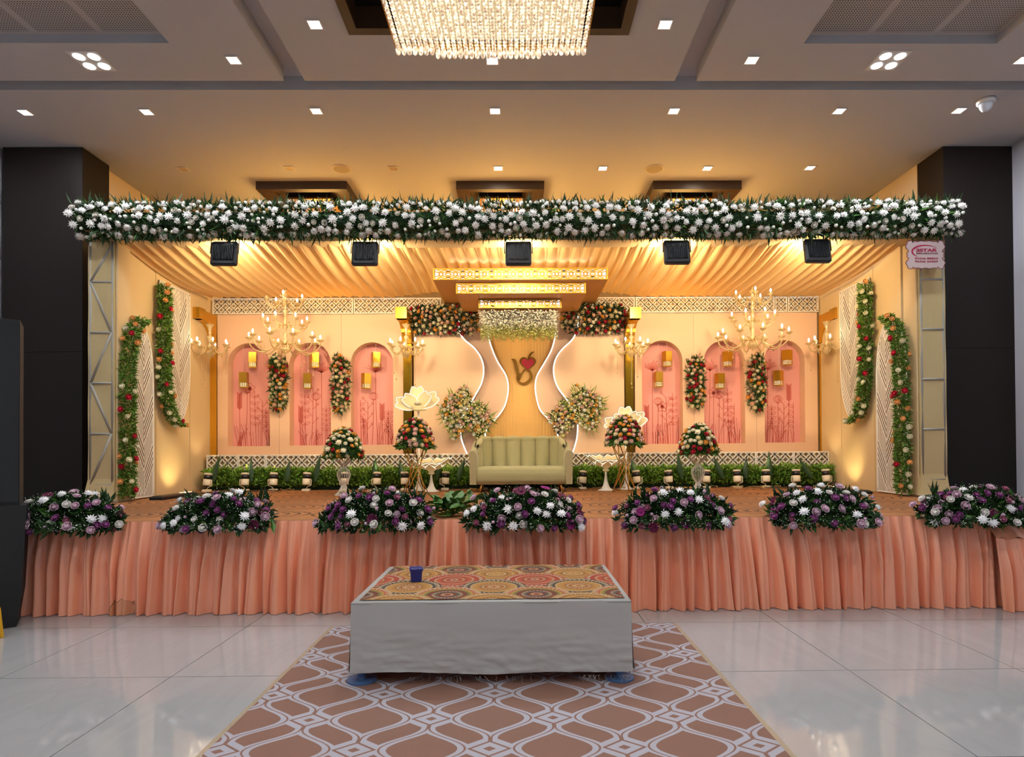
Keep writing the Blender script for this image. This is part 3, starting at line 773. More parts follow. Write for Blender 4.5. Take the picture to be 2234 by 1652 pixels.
# ------------------------------------------------------------------ arched pink backdrop panels
NICHE = mat('niche_pink', 'eda59c', .7, var=.03, vscale=2)
INK = mat('print_red', 'c9584c', .8)
zw0, zw1 = zb1-.01, W(1130, 684, YW).z
def pw(px, py, Y=YW): p = W(px, py, Y); return p.x, p.z
def drawing(mb, wd_, h, rn, shift):
    L = .0085; y = 0
    def line(pts, w=L): mb.ribbon(pts, w, -.0015, 0)
    def leaf(x, z, ang, l, wdt):
        a = [(x+math.cos(ang)*l*t - math.sin(ang)*wdt*math.sin(PI*t)*s, z+math.sin(ang)*l*t + math.cos(ang)*wdt*math.sin(PI*t)*s) for s in (1, -1) for t in ([0, .25, .5, .75, 1] if s == 1 else [.75, .5, .25])]
        line(a+[a[0]], L*.8)
    def stem(x, z0, z1, bend):
        return [(x + bend*math.sin(t*1.6)*(z1-z0) , z0+(z1-z0)*t) for t in [k/8 for k in range(9)]]
    hw = wd_/2-.03
    for k in range(13):      # grass blades
        x = rn.uniform(-hw, hw); l = rn.uniform(.2, .5); b = rn.uniform(-.12, .12)
        line([(max(-hw, min(hw, x+b*t*t)), l*t) for t in (0, .3, .6, 1)], L*.8)
        line([(max(-hw, min(hw, x+.04+b*t*t*.6)), l*t) for t in (0, .3, .6, 1)], L*.6)
    kinds = ['dandelion', 'poppy', 'leafy', 'wheat', 'buds', 'lantern']; rn.shuffle(kinds)
    for k, kd in enumerate(kinds[:5]+['leafy']):
        x = -hw*.85 + 2*hw*.85*(k+.5)/6; top = rn.uniform(.55, .95)*h*.62 if kd != 'dandelion' else h*.72
        st = stem(x, 0, top, rn.uniform(-.04, .04)); st = [(max(-hw, min(hw, a)), b) for a, b in st]; line(st)
        ex, ez = st[-1]
        if kd == 'dandelion':
            for q in range(15):
                a = PI*(.15+.7*q/14); l = rn.uniform(.12, .2)
                if abs(ex+math.cos(a)*l) < hw:
                    line([(ex, ez), (ex+math.cos(a)*l, ez+math.sin(a)*l)], L*.8); line([(ex+math.cos(a)*l, ez+math.sin(a)*l), (ex+math.cos(a)*l*1.06, ez+math.sin(a)*l*1.06)], .014)
        elif kd == 'poppy':
            R = .085; ex = max(-hw+R, min(hw-R, ex))
            line([(ex+(R+.018*math.sin(5*a))*math.cos(a), ez+(R+.018*math.sin(5*a))*math.sin(a)) for a in [2*PI*i/30 for i in range(31)]])
            for q in range(16): a = 2*PI*q/16; line([(ex, ez), (ex+.042*math.cos(a), ez+.042*math.sin(a))], L)
        elif kd == 'leafy':
            for q in range(3, 8):
                a, b = st[q]
                for s in (1, -1):
                    if abs(a+s*.1) < hw: leaf(a, b, PI/2-s*1.0, .1, .022)
        elif kd == 'wheat':
            for q in range(12):
                b = ez-.025*q
                for s in (1, -1):
                    if abs(ex+s*.05) < hw: line([(ex, b), (ex+s*.045, b+.045)], L*1.4)
        elif kd == 'buds':
            for q in range(3, 9):
                a, b = st[q]; s = 1 if q % 2 else -1; tx, tz = a+s*.09, b+.1
                if abs(tx) < hw-.02:
                    line([(a, b), (tx, tz)], L*.8); line([(tx+.018*math.cos(i), tz+.022*math.sin(i)) for i in [2*PI*j/8 for j in range(9)]], L*.8)
        else:
            for q in range(6):
                s = (q-2.5)/2.5; line([(max(-hw, min(hw, ex+s*.075*math.sin(PI*t)+s*.02*t)), ez+.15*t) for t in (0, .25, .5, .75, 1)], L*.8)
arches = [(474, 609, 497, 588.5, 749, 974, 'left'), (609, 745, 632, 722, 748, 972.5, 'left'), (745, 880, 766, 858, 747, 971, 'left'),
          (1385, 1514, 1401.5, 1490.5, 743, 969, 'right'), (1514, 1650, 1536.8, 1626, 743, 968, 'right'), (1650, 1784, 1669, 1757, 742, 966, 'right')]
DEP = .2
for k, (p0, p1, a0, a1, yt, yb, w) in enumerate(arches):
    x0, x1 = pw(p0, 850)[0]+.002, pw(p1, 850)[0]-.002; ax0, ax1 = pw(a0, 950)[0], pw(a1, 950)[0]
    b0 = pw(p0, yb)[1]; top = pw((a0+a1)/2, yt)[1]; r = (ax1-ax0)/2; cx_ = (ax0+ax1)/2; spz = top-r
    n = k % 3
    pos = (('outermost', 'middle', 'innermost') if w == 'left' else ('innermost', 'middle', 'outermost'))[n]
    t = thing('arch_panel', 'peach backdrop panel with pink arched niche, %s of three in the %s bay' % (pos, w), 'backdrop panel', (cx_, YW, zw0), 0, 'arched backdrop panels')
    mb = MB(); q0 = zw0
    arcL = [(cx_-cx_ + r*math.cos(PI-i*PI/2/12), spz-q0+r*math.sin(PI-i*PI/2/12)) for i in range(13)]
    polyL = [(x0-cx_, 0), (0, 0), (0, b0-q0), (ax0-cx_, b0-q0)] + arcL + [(0, zw1-q0), (x0-cx_, zw1-q0)]
    arcR = [(r*math.cos(PI/2-i*PI/2/12), spz-q0+r*math.sin(PI/2-i*PI/2/12)) for i in range(13)]
    polyR = [(0, 0), (x1-cx_, 0), (x1-cx_, zw1-q0), (0, zw1-q0)] + arcR + [(ax1-cx_, b0-q0), (0, b0-q0)]
    mb.prism(polyL, 0, DEP); mb.prism(polyR, 0, DEP); mb.build('board', PEACH, t)
    mb = MB(); mb.box(ax0-cx_-.1, ax1-cx_+.1, DEP+.002, DEP+.02, b0-q0-.05, zw1-q0); mb.build('niche_back', NICHE, t)
    mb = MB(); drawing(mb, ax1-ax0, top-b0, random.Random(20+k), 0)
    mb.build('flower_drawing', INK, t, loc=(0, DEP+.0005, b0-q0), kind='stuff')

# ------------------------------------------------------------------ centre: curved panels, cloth, initials
LED = emitter('led_rope', 'fff8ea', 1.8)
CEN = mat('centre_peach', 'ecc9a6', .65, var=.03, vscale=2)
MID = mat('centre_peach_inner', 'e6c2a4', .65, var=.03, vscale=2)
oL = [(1002, 690), (1003, 724), (1014, 742), (1035, 760), (1050, 782), (1055.5, 809), (1050, 838), (1032, 871), (1010, 909), (1005, 933), (1006, 954), (1013, 976), (1020, 992)]
iL = [(1064, 700), (1066, 734), (1073, 760), (1086, 790), (1104, 820), (1109, 849), (1102, 884), (1086, 909), (1068, 927), (1060, 943), (1059, 960), (1063, 992)]
iR = [(1214, 700), (1211, 734), (1202, 766), (1186, 795), (1171, 822), (1168, 852), (1177, 892), (1196, 914), (1212, 935), (1217, 957), (1213, 992)]
oR = [(1261, 690), (1260, 712), (1250, 739), (1223, 766), (1210, 790), (1208, 817), (1217, 846), (1237, 873), (1250, 895), (1257.5, 909), (1260, 933), (1257.5, 960), (1248, 992)]
def curved(pts, edge_px, Y, m, label, side):
    c = [(p.x, p.y) for p in spline([Vector((*pw(a, b, Y), 0)) for a, b in pts], 5)]
    xe = pw(edge_px, 850, Y)[0]; z1 = zw1; z0 = zw0
    c = [(x, min(max(z, z0), z1)) for x, z in c]
    t = thing('curved_panel', label, 'backdrop panel', ((xe+c[5][0])/2, Y, z0)); ox = t.location.x
    poly = [(xe-ox, z1-z0)] + [(x-ox, z-z0) for x, z in c] + [(xe-ox, 0)]
    mb = MB(); mb.prism(poly, 0, .06); mb.build('board', m, t)
    mb = MB(); mb.tube([(x-ox, -.012, z-z0) for x, z in c if z < z1-.01], .0115, 6); mb.build('light_rope', LED, t, True)
curved(oL, 903, YW, CEN, 'peach front panel with wavy glowing edge, left of the initials', 'left')
curved(oR, 1362, YW, CEN, 'peach front panel with wavy glowing edge, right of the initials', 'right')
curved(iL, 985, YW+.14, MID, 'inner wavy peach panel with glowing edge, left of the initials', 'left')
curved(iR, 1280, YW+.14, MID, 'inner wavy peach panel with glowing edge, right of the initials', 'right')
def amber():
    m = mat('amber_cloth', 'e8b86a', .6); nt = m.node_tree; b = nt.nodes['Principled BSDF']
    x, y, z = coords(nt)
    bp = nt.nodes.new('ShaderNodeBump'); bp.inputs['Strength'].default_value = .25; bp.inputs['Distance'].default_value = .01
    nt.links.new((xsin(x*110.0)).v, bp.inputs['Height']); nt.links.new(bp.outputs[0], b.inputs['Normal']); return m
xa, xb = pw(1045, 850, YW+.26)[0], pw(1232, 850, YW+.26)[0]
mb = MB(); mb.box(-(xb-xa)/2, (xb-xa)/2, 0, .04, 0, zw1-zw0); o = mb.build('centre_cloth_panel', amber(), loc=((xa+xb)/2, YW+.26, zw0)); tag(o, 'amber ribbed cloth panel behind the sofa carrying the gold initials', 'backdrop panel')
GOLD = mat('gold_mirror', 'e2aa34', .2, .7, var=.1, vscale=5)
GOLDD = mat('gold_acrylic', 'b88a24', .2, 1)
HEART = mat('heart_red', 'b3243c', .45)
Yl = YW+.255
def zp(x, y): return pw(850+x*.2686, 500+y*.2686, Yl)
t = thing('initials', 'gold letters V and S with a red heart on the amber panel', 'lettering', (*[0, Yl, 0],))
ctr = zp(1085, 1130); t.location = (ctr[0], Yl, ctr[1])
def stroke(name, pts, ws, m, y0=-.03, y1=0.0, n=6, closed=False):
    P = spline([Vector((zp(a, b)[0]-ctr[0], zp(a, b)[1]-ctr[1], 0)) for a, b in pts], n); k = .2686*8.4/1000*1.0
    wl = []
    for i in range(len(P)):
        q = i/(len(P)-1)*(len(ws)-1); j = min(int(q), len(ws)-2); wl.append((ws[j]+(ws[j+1]-ws[j])*(q-j))*.00228)
    mb = MB(); mb.ribbon([(p.x, p.y) for p in P], wl, y0, y1); return mb.build(name, m, t)
INIT = mat('initials_gold', '9c6c16', .22, .6)
stroke('letter_v', [(990, 1060), (1012, 1070), (1030, 1130), (1040, 1180), (1052, 1228)], [4, 26, 30, 24, 10], INIT)
stroke('letter_v_arm', [(1052, 1228), (1068, 1190), (1092, 1150), (1125, 1125)], [8, 14, 12, 4], INIT)
stroke('letter_s', [(1172, 998), (1150, 1012), (1132, 1040), (1125, 1066)], [6, 14, 12, 4], INIT)
stroke('letter_s_bowl', [(1118, 1140), (1145, 1165), (1150, 1205), (1125, 1242), (1085, 1258), (1050, 1245), (1034, 1212), (1040, 1185)], [4, 16, 22, 24, 20, 16, 12, 4], INIT)
def heart(cx_, cy_, s): return [(cx_ + s*16*math.sin(a)**3/17, cy_ - s*(13*math.cos(a)-5*math.cos(2*a)-2*math.cos(3*a)-math.cos(4*a))/17) for a in [2*PI*k/40 for k in range(40)]]
hp = [(zp(*p)[0]-ctr[0], zp(*p)[1]-ctr[1]) for p in heart(1122, 1092, 72)]; mb = MB(); mb.prism(hp, -.022, 0); mb.build('heart_outline', INIT, t)
hp = [(zp(*p)[0]-ctr[0], zp(*p)[1]-ctr[1]) for p in heart(1122, 1094, 55)]; mb = MB(); mb.prism(hp, -.034, -.022); mb.build('heart', HEART, t)

# ------------------------------------------------------------------ tiered lit box over the sofa
GPAT = mat('gold_fretwork', 'd0a63c', .4, .3)
TIERU = mat('tier_underside', 'd0924e', .45, .3)
LBOX = emitter('lightbox_white', 'eaf6ff', 1.3, True)
xc = W(1135.5, 600, 9.22).x
def tier(w, x0, x1, yt, yb, Y, z0, z1, n, last=False):
    hw = (x1-x0)/2
    t = thing('tier_box', 'gold fretwork light box, %s tier over the sofa' % w, 'light box', ((x0+x1)/2, Y, z0), 0, 'tiered light boxes')
    H = z1-z0
    mb = MB(); mb.box(-hw, hw, .05, YW-Y-.005, 0, H); mb.build('body', TIERU, t)
    mb = MB(); mb.box(-hw+.02, hw-.02, .04, .046, .01, H-.01); mb.build('light_panel', LBOX, t)
    mb = MB()
    for b in ((-hw, hw, 0, .014), (-hw, hw, H-.014, H), (-hw, -hw+.014, .014, H-.014), (hw-.014, hw, .014, H-.014)): mb.box(b[0], b[1], 0, .04, b[2], b[3])
    mb.build('frame', GPAT, t)
    # fretwork: rings and diagonal petals
    mb = MB(); c = 2*hw/n; rr_ = H*.17
    for k in range(n):
        xx = -hw + c*(k+.5)
        mb.ribbon([(xx+rr_*math.cos(a), H/2+rr_*math.sin(a)) for a in [2*PI*i/10 for i in range(10)]], .022, .012, .02, closed=True)
        for dx_, dz_, ex, ez, an in ((c/2, 0, c*.2, H*.13, 0), (0, H*.36, c*.24, H*.09, 0), (c/2, H*.36, c*.2, H*.09, 0), (0, -H*.36, c*.24, H*.09, 0), (c/2, -H*.36, c*.2, H*.09, 0)):
            if k == n-1 and dx_ > 0: continue
            mb.ribbon([(xx+dx_+ex*math.cos(a), H/2+dz_+ez*math.sin(a)) for a in [2*PI*i/10 for i in range(10)]], .02, .012, .02, closed=True)
        for sx in (1, -1):
            for sz in (1, -1):
                mb.ribbon([(xx+sx*rr_*.7, H/2+sz*rr_*.7), (xx+sx*c*.5, H/2+sz*H*.26)], .016, .012, .02)
    mb.build('fretwork', GPAT, t, kind='stuff')
    # side light panel hidden under body end: closing board
    mb = MB(); mb.box(-hw-.01, -hw, .0, YW-Y-.005, 0, H); mb.box(hw, hw+.01, .0, YW-Y-.005, 0, H); mb.build('end_boards', GPAT, t, kind='stuff')
    light('tier_lamp', 'AREA', (0, .02, H+.03), 1.5, (.9, .96, 1), (0, -.3, 1), 2*hw*.8, .05, parent=t)
    return t
T1 = (9.22, W(1130, 610, 9.22).z, W(1130, 585, 9.22).z); T2 = (9.40, W(1130, 640, 9.40).z, T1[1]-.004); T3 = (9.75, W(1130, 672, 9.75).z, T2[1]-.004)
tier('topmost', W(946, 600, T1[0]).x, W(1325, 600, T1[0]).x, 585, 610, *T1, 12)
tier('middle', W(996, 630, T2[0]).x, W(1277, 630, T2[0]).x, 617, 640, *T2, 9)
tier('lowest', W(1045, 660, T3[0]).x, W(1224, 660, T3[0]).x, 652, 672, *T3, 6)

# ------------------------------------------------------------------ gold columns with corbels
for k, (px, w) in enumerate(((463, 'far left corner'), (890, 'left of the centre panel'), (1373, 'right of the centre panel'), (1797, 'far right corner'))):
    x = W(px, 850, YW).x; hw = .075 if k in (1, 2) else .085
    t = thing('gold_column', 'mirror gold column with a scrolled bracket, %s' % w, 'column', (x, YW-.005, zw0), 0, 'gold columns')
    H = W(px, 690, YW).z - zw0
    mb = MB(); mb.box(-hw, hw, -.03, 0, 0, H); mb.build('shaft', GOLDD if k in (1, 2) else GOLD, t)
    prof = [(0, H), (0, H-.5)] + [(-.05-.4*(1-math.cos(a)), H-.5+.33*math.sin(a)) for a in [PI/2*i/8 for i in range(9)]] + [(-.55, H-.17), (-.55, H+.0)]
    mb = MB(); vs = [(-hw-.01, y-.03, z) for y, z in prof] + [(hw+.01, y-.03, z) for y, z in prof]; n = len(prof)
    mb.add(vs, [tuple(range(n)), tuple(range(2*n-1, n-1, -1))] + [(i, n+i, n+(i+1) % n, (i+1) % n) for i in range(n)])
    mb.build('corbel', GOLD, t)
    mb = MB(); mb.box(-hw-.02, hw+.02, -.62, -.42, H-.17, H+.02); mb.build('scroll_block', GOLD, t)
# ------------------------------------------------------------------ flowers
FLM = {}
def fmat(c, sss=False):
    return mat('petal_'+c, c, .6, var=.08, vscale=30, spec=.25)
def petal(mb, ang, r0, r1, z0, z1, w, curl, m=0):
    ca, sa = math.cos(ang), math.sin(ang)
    def P(r, s, z): return (r*ca - s*sa, r*sa + s*ca, z)
    mb.add([P(r0, 0, z0), P((r0+r1)*.6, w, (z0+z1)*.55), P((r0+r1)*.6, -w, (z0+z1)*.55), P(r1, 0, z1), P(r1*.9, w*.75, z1+curl), P(r1*.9, -w*.75, z1+curl)],
           [(0, 2, 1), (1, 2, 5), (1, 5, 4), (4, 5, 3)], m)
def rose_me(c):
    k = ('rose', c)
    if k in FLM: return FLM[k]
    mb = MB()
    for i in range(5): petal(mb, 2*PI*i/5, .05, 1.0, -.55, .12, .62, .1)
    for i in range(4): petal(mb, 2*PI*i/4+.5, .05, .66, -.4, .42, .5, .06)
    # tight spiral heart
    mb.lathe([(.42, -.2), (.45, .3), (.34, .52), (.2, .5), (.14, .38)], 7)
    FLM[k] = mb.mesh('rose', fmat(c)); return FLM[k]
def mum_me(c):
    k = ('mum', c)
    if k in FLM: return FLM[k]
    mb = MB(); r_ = random.Random(3)
    for L, (n, R, z, w) in enumerate(((11, 1.0, .05, .13), (9, .78, .38, .13), (6, .45, .6, .12))):
        for i in range(n):
            a = 2*PI*i/n + L*.3 + r_.uniform(-.1, .1); ca, sa = math.cos(a), math.sin(a); R2 = R*r_.uniform(.85, 1.1)
            def P(r, s, zz): return (r*ca - s*sa, r*sa + s*ca, zz)
            mb.add([P(.05, 0, -.1), P(R2*.6, w, z*.9), P(R2*.6, -w, z*.9), P(R2, 0, z+.06)], [(0, 2, 1), (1, 2, 3)])
    mb.lathe([(.5, -.1), (.62, .12), (.5, .36), (.24, .5)], 7)
    FLM[k] = mb.mesh('chrysanthemum', fmat(c)); return FLM[k]
def gerb_me(c):
    k = ('gerb', c)
    if k in FLM: return FLM[k]
    mb = MB()
    for i in range(14):
        a = 2*PI*i/14; ca, sa = math.cos(a), math.sin(a)
        def P(r, s, zz): return (r*ca - s*sa, r*sa + s*ca, zz)
        mb.add([P(.1, 0, 0), P(.7, .17, .18), P(.7, -.17, .18), P(1, 0, .12)], [(0, 2, 1), (1, 2, 3)])
    mb.lathe([(.28, .05), (.24, .2), (.05, .24)], 8)
    FLM[k] = mb.mesh('gerbera', fmat(c)); return FLM[k]
def bud_me(c):
    k = ('bud', c)
    if k in FLM: return FLM[k]
    mb = MB(); mb.lathe([(.15, -.8), (.7, -.3), (.75, .2), (.4, .75), (.1, .85)], 6)
    FLM[k] = mb.mesh('bud', fmat(c)); return FLM[k]
MEF = {'rose': rose_me, 'chrysanthemum': mum_me, 'gerbera': gerb_me, 'flower_bud': bud_me}
def fmesh(kind, c): return MEF[kind](c)
LEAFD = mat('leaf_dark', '24401f', .5, var=.35, vscale=9, spec=.35)
LEAFM = mat('leaf_mid', '3f6a24', .5, var=.35, vscale=9, spec=.35)
LEAFL = mat('leaf_lime', '7f9a3c', .5, var=.3, vscale=9)
BREATH = mat('breath_white', 'e8e6df', .7)
def nq(n, spin): return Vector((0, 0, 1)).rotation_difference(n) @ Quaternion((0, 0, 1), spin)
def flowers(t, n, sampler, mix, rn, mind=.9, tries=40, limit=300, rest_name='small_flowers'):
    """mix: list of (kind, colour, weight, rmin, rmax); flowers become parts of t, largest first, past the limit one joined part"""
    placed = []; tot = sum(m[2] for m in mix); out = []
    for _ in range(n*tries):
        if len(out) >= n: break
        q = rn.uniform(0, tot)
        for m in mix:
            q -= m[2]
            if q <= 0: break
        r = rn.uniform(m[3], m[4]); p, nn = sampler(rn)
        if any((p-a).length < (r+b)*mind for a, b in placed): continue
        placed.append((p, r)); out.append((m, r, p, nn))
    out.sort(key=lambda e: -e[1])
    for m, r, p, nn in out[:limit]:
        o = put(m[0], fmesh(m[0], m[1]), t, p, None, scale=r)
        o.rotation_mode = 'QUATERNION'
        o.rotation_quaternion = nq((nn + Vector((rn.uniform(-.35, .35), rn.uniform(-.35, .35), rn.uniform(-.35, .35)))).normalized(), rn.uniform(0, 6))
    if len(out) > limit:
        mb = MB(); mats_ = []; 
        for m, r, p, nn in out[limit:]:
            me = fmesh(m[0], m[1]); M_ = me.materials[0]
            if M_ not in mats_: mats_.append(M_)
            R_ = nq(nn, rn.uniform(0, 6))
            mb.add([p + R_ @ (v.co*r) for v in me.vertices], [tuple(f.vertices) for f in me.polygons], mats_.index(M_))
        mb.build(rest_name, mats_, t, kind='stuff')
def foliage(t, n, sampler, ln, wd_, m, rn, spread=.9, name='foliage', droop=0, outward=.0):
    mb = MB()
    for _ in range(n):
        p, nn = sampler(rn)
        d = (nn + Vector((rn.gauss(0, spread), rn.gauss(0, spread), rn.gauss(0, spread)-droop))).normalized()
        s = d.cross(Vector((rn.uniform(-1, 1), rn.uniform(-1, 1), rn.uniform(-1, 1)))).normalized()
        up = s.cross(d); L_ = ln*rn.uniform(.55, 1.25); w = wd_*rn.uniform(.7, 1.2); p = p + nn*outward
        mb.add([p, p+d*L_*.45+s*w+up*w*.3, p+d*L_*.5-up*w*.15, p+d*L_*.45-s*w+up*w*.3, p+d*L_-up*L_*.12], [(0, 2, 1), (0, 3, 2), (1, 2, 4), (2, 3, 4)])
    return mb.build(name, m, t, kind='stuff')
def breath(t, n, sampler, rn, r=.008, out=.06):
    mb = MB()
    for _ in range(n):
        p, nn = sampler(rn); p = p + nn*rn.uniform(.01, out)
        mb.add([p+Vector(v)*r for v in ((1, 0, 0), (-1, 0, 0), (0, 1, 0), (0, -1, 0), (0, 0, 1), (0, 0, -1))], [(0, 2, 4), (2, 1, 4), (1, 3, 4), (3, 0, 4), (2, 0, 5), (1, 2, 5), (3, 1, 5), (0, 3, 5)])
    mb.build('filler_blossom', BREATH, t, kind='stuff')
# roses of the warm mix and of the purple mix
ROSEMIX = [('rose', 'f2e3b8', 5, .8, 1.1), ('rose', 'eec0a8', 4, .8, 1.1), ('rose', 'e9a44a', 3, .8, 1.1), ('rose', 'b71f36', 3, .75, 1.05), ('rose', 'f5edd8', 2, .7, 1)]
def mixs(base, s): return [(a, b, c, d*s, e*s) for a, b, c, d, e in base]

# ---- the long white garland on the truss beam
gx0, gx1 = W(170, 480, 8.1).x, W(2085, 480, 8.1).x
gz = W(1130, 481, 8.1).z
t = thing('flower_garland', 'long white chrysanthemum garland with dark leaves along the truss beam', 'garland', ((gx0+gx1)/2, 8.1, gz))
GL = (gx1-gx0)/2
def sg_(rn):
    x = rn.uniform(-GL, GL); a = rn.uniform(-.5, PI+.5); e = max(0, abs(x)-GL+.22)/.22; s = math.sqrt(max(.05, 1-e*e))
    n = Vector(((.6*e if x > 0 else -.6*e), -math.sin(a), math.cos(a))); p = Vector((x, -.13*math.sin(a)*s, .2*math.cos(a)*s)); return p, n.normalized()
mb = MB(); mb.tube([(-GL+.1, .0, 0), (GL-.1, 0, 0)], .12, 8); mb.build('core', LEAFD, t)
foliage(t, 5200, sg_, .13, .016, LEAFD, rnd, .8, outward=-.03)
foliage(t, 1100, sg_, .15, .015, LEAFM, rnd, .8, 'light_foliage', outward=-.02)
def sl_(rn):
    x = rn.uniform(-GL, GL); s = rn.choice((1, -1)); return Vector((x, -rn.uniform(-.05, .14), s*.17)), Vector((rn.gauss(0, .5), -.25, s)).normalized()
foliage(t, 900, sl_, .17, .014, LEAFD, rnd, .35, 'leaf_tips')
def sf_(rn):
    x = rn.uniform(-GL, GL); a = rn.uniform(.25, PI-.3); n = Vector((0, -math.sin(a), math.cos(a)*.9)); return Vector((x, -.17*math.sin(a), .235*math.cos(a))), n.normalized()
flowers(t, 570, sf_, [('chrysanthemum', 'ebe8e1', 5, .054, .076), ('flower_bud', 'e6e3da', 1.6, .026, .036), ('rose', 'e6dfd0', .8, .036, .046)], rnd, .7, 60)

# ---- seven arrangements along the stage front
PMIX = [('chrysanthemum', 'f6f4f4', 5.5, .048, .06), ('rose', '8f4a80', 6, .032, .042), ('rose', 'd3b0c0', 5, .036, .046), ('rose', 'ece6df', 4, .034, .042), ('gerbera', '5c1236', 1.2, .055, .065), ('gerbera', '8a1f6a', .8, .05, .06), ('rose', 'a05a72', 2, .03, .036), ('flower_bud', 'c9a2b8', 2, .02, .026)]
spots = [(165, 1140, 1.0, 'far left beside the speaker'), (498, 1138, 1.0, 'second from the left'), (828, 1136, 1.02, 'third from the left, by the leaf pile'), (1146, 1131, 1.02, 'before the sofa'), (1465, 1127, .96, 'third from the right'), (1776, 1124, .98, 'second from the right'), (2102, 1121, 1.0, 'at the far right before the pillar')]
for k, (px, py, s, w) in enumerate(spots):
    p = W(px, py, YS+.04)
    t = thing('flower_arrangement', 'purple and white flower mound on stage edge, '+w, 'flower arrangement', (p.x, YS+.04, ZS), 0, 'arrangements along the stage front')
    rn = random.Random(50+k)
    def sa(rn, s=s):
        a = rn.uniform(0, 2*PI) if rn.random() < .3 else rn.uniform(PI, 2*PI); e = rn.uniform(-.22, 1); h = math.sqrt(max(0, 1-e*e)) if e > 0 else 1-.12*abs(e)*3
        lump = 1+.3*noise.noise(Vector((math.cos(a)*3, math.sin(a)*3+e*2, k*3.3)))
        x = .52*s*h*math.cos(a)*lump; y = -.04+.2*s*h*math.sin(a)*lump; z = .25*s*max(e, -.35)*lump
        if z < .02: y = -abs(y)-.04-.05
        n = Vector((x*1.1, y*3.2-.1, z*2.2+.15)); return Vector((x, y-.06, z+.0)), n.normalized()
    mb = MB(); mb.lathe([(.36*s, .0), (.4*s, .04), (.34*s, .14), (.2*s, .2)], 14); o = mb.build('foam_base', LEAFD, t); o.scale = (1, .36, 1)
    foliage(t, 1300, sa, .09, .018, LEAFD, rn, .6, outward=-.025)
    foliage(t, 420, sa, .09, .018, LEAFM, rn, .7, 'light_foliage', outward=-.035)
    flowers(t, 60, lambda rn: (lambda p, n: (p+n*rn.uniform(.025, .07), n))(*sa(rn)), PMIX, rn, .85)
    breath(t, 420, sa, rn, .0045, .08)
    def sb(rn, s=s):
        x = rn.uniform(-.5, .5)*s; return Vector((x, -.13-rn.uniform(0, .04), .03)), Vector((x*.5, -.6, -.6)).normalized()
    foliage(t, 70, sb, .14, .022, LEAFM, rn, .35, 'trailing_leaves', droop=.3)
    def sp2(rn, s=s): a = rn.choice((-.3, .05, .32))*s; return Vector((a+rn.gauss(0, .05), 0, .18)), Vector((rn.gauss(0, .4), -.1, 1)).normalized()
    foliage(t, 40, sp2, .15, .018, LEAFD, rn, .3, 'fern_fronds')

# ---- loose leaf pile
p = W(985, 1122, 6.25); t = thing('leaf_pile', 'pile of loose broad green leaves on the stage between two arrangements', 'leaves', (p.x, 6.28, ZS))
mb = MB(); mb.add([(0, 0, 0), (.06, .05, .012), (.06, -.05, .012), (.13, .04, .01), (.13, -.04, .01), (.19, 0, -.005), (.06, 0, 0), (.13, 0, -.002)], [(0, 2, 6), (0, 6, 1), (6, 2, 4, 7), (1, 6, 7, 3), (7, 4, 5), (3, 7, 5)])
lme = mb.mesh('leaf', mat('leaf_broad', '4f7432', .4, var=.3, vscale=12))
for k in range(90):
    q = rnd.random()
    o = put('leaf', lme, t, (rnd.gauss(0, .13), rnd.gauss(0, .08), .03+.15*q), (rnd.uniform(-.7, .7), rnd.uniform(-.9, .3), rnd.uniform(0, 6.3)), scale=rnd.uniform(.65, 1.0))

# ---- vine garlands on the slat panels
for (w, far), path in GPATH.items():
    o0 = path[-1] if not far else path[0]
    t = thing('vine_garland', 'leafy garland with orange, cream and red roses on the %s %s slat panel' % (w, 'upper' if far else 'lower'), 'garland', path[0], 0, 'leafy rose garlands on the slat panels')
    sg = -1 if w == 'left' else 1; rn = random.Random(hash(w) % 7 + far*3 + 11)
    pts = [p-path[0] for p in path]
    def sv(rn, pts=pts, sg=sg, r=.1):
        i = rn.randrange(len(pts)-1); s = rn.random(); p = pts[i].lerp(pts[i+1], s); a = rn.uniform(-.3, PI+.3)
        n = Vector((-sg*math.sin(a)*.9, math.cos(a)-.35, rn.uniform(-.2, .2))).normalized(); return p + Vector((n.x*r*.6, n.y*r, 0)), n
    foliage(t, 2300, sv, .07, .013, mat('leaf_vine', '5a8428', .5, var=.35, vscale=9), rn, .8)
    foliage(t, 500, sv, .08, .015, LEAFL, rn, .8, 'light_foliage')
    flowers(t, 34, lambda rn: (lambda p, n: (p+n*.05+Vector((-sg*.02, -.03, 0)), (n+Vector((-sg*.5, -.8, 0))).normalized()))(*sv(rn)), [('rose', 'f0b06a', 4, .034, .042), ('rose', 'f2ecca', 5, .033, .041), ('rose', 'c8243e', 3, .034, .042)], rn, 1.5)
    breath(t, 200, sv, rn, .0045)

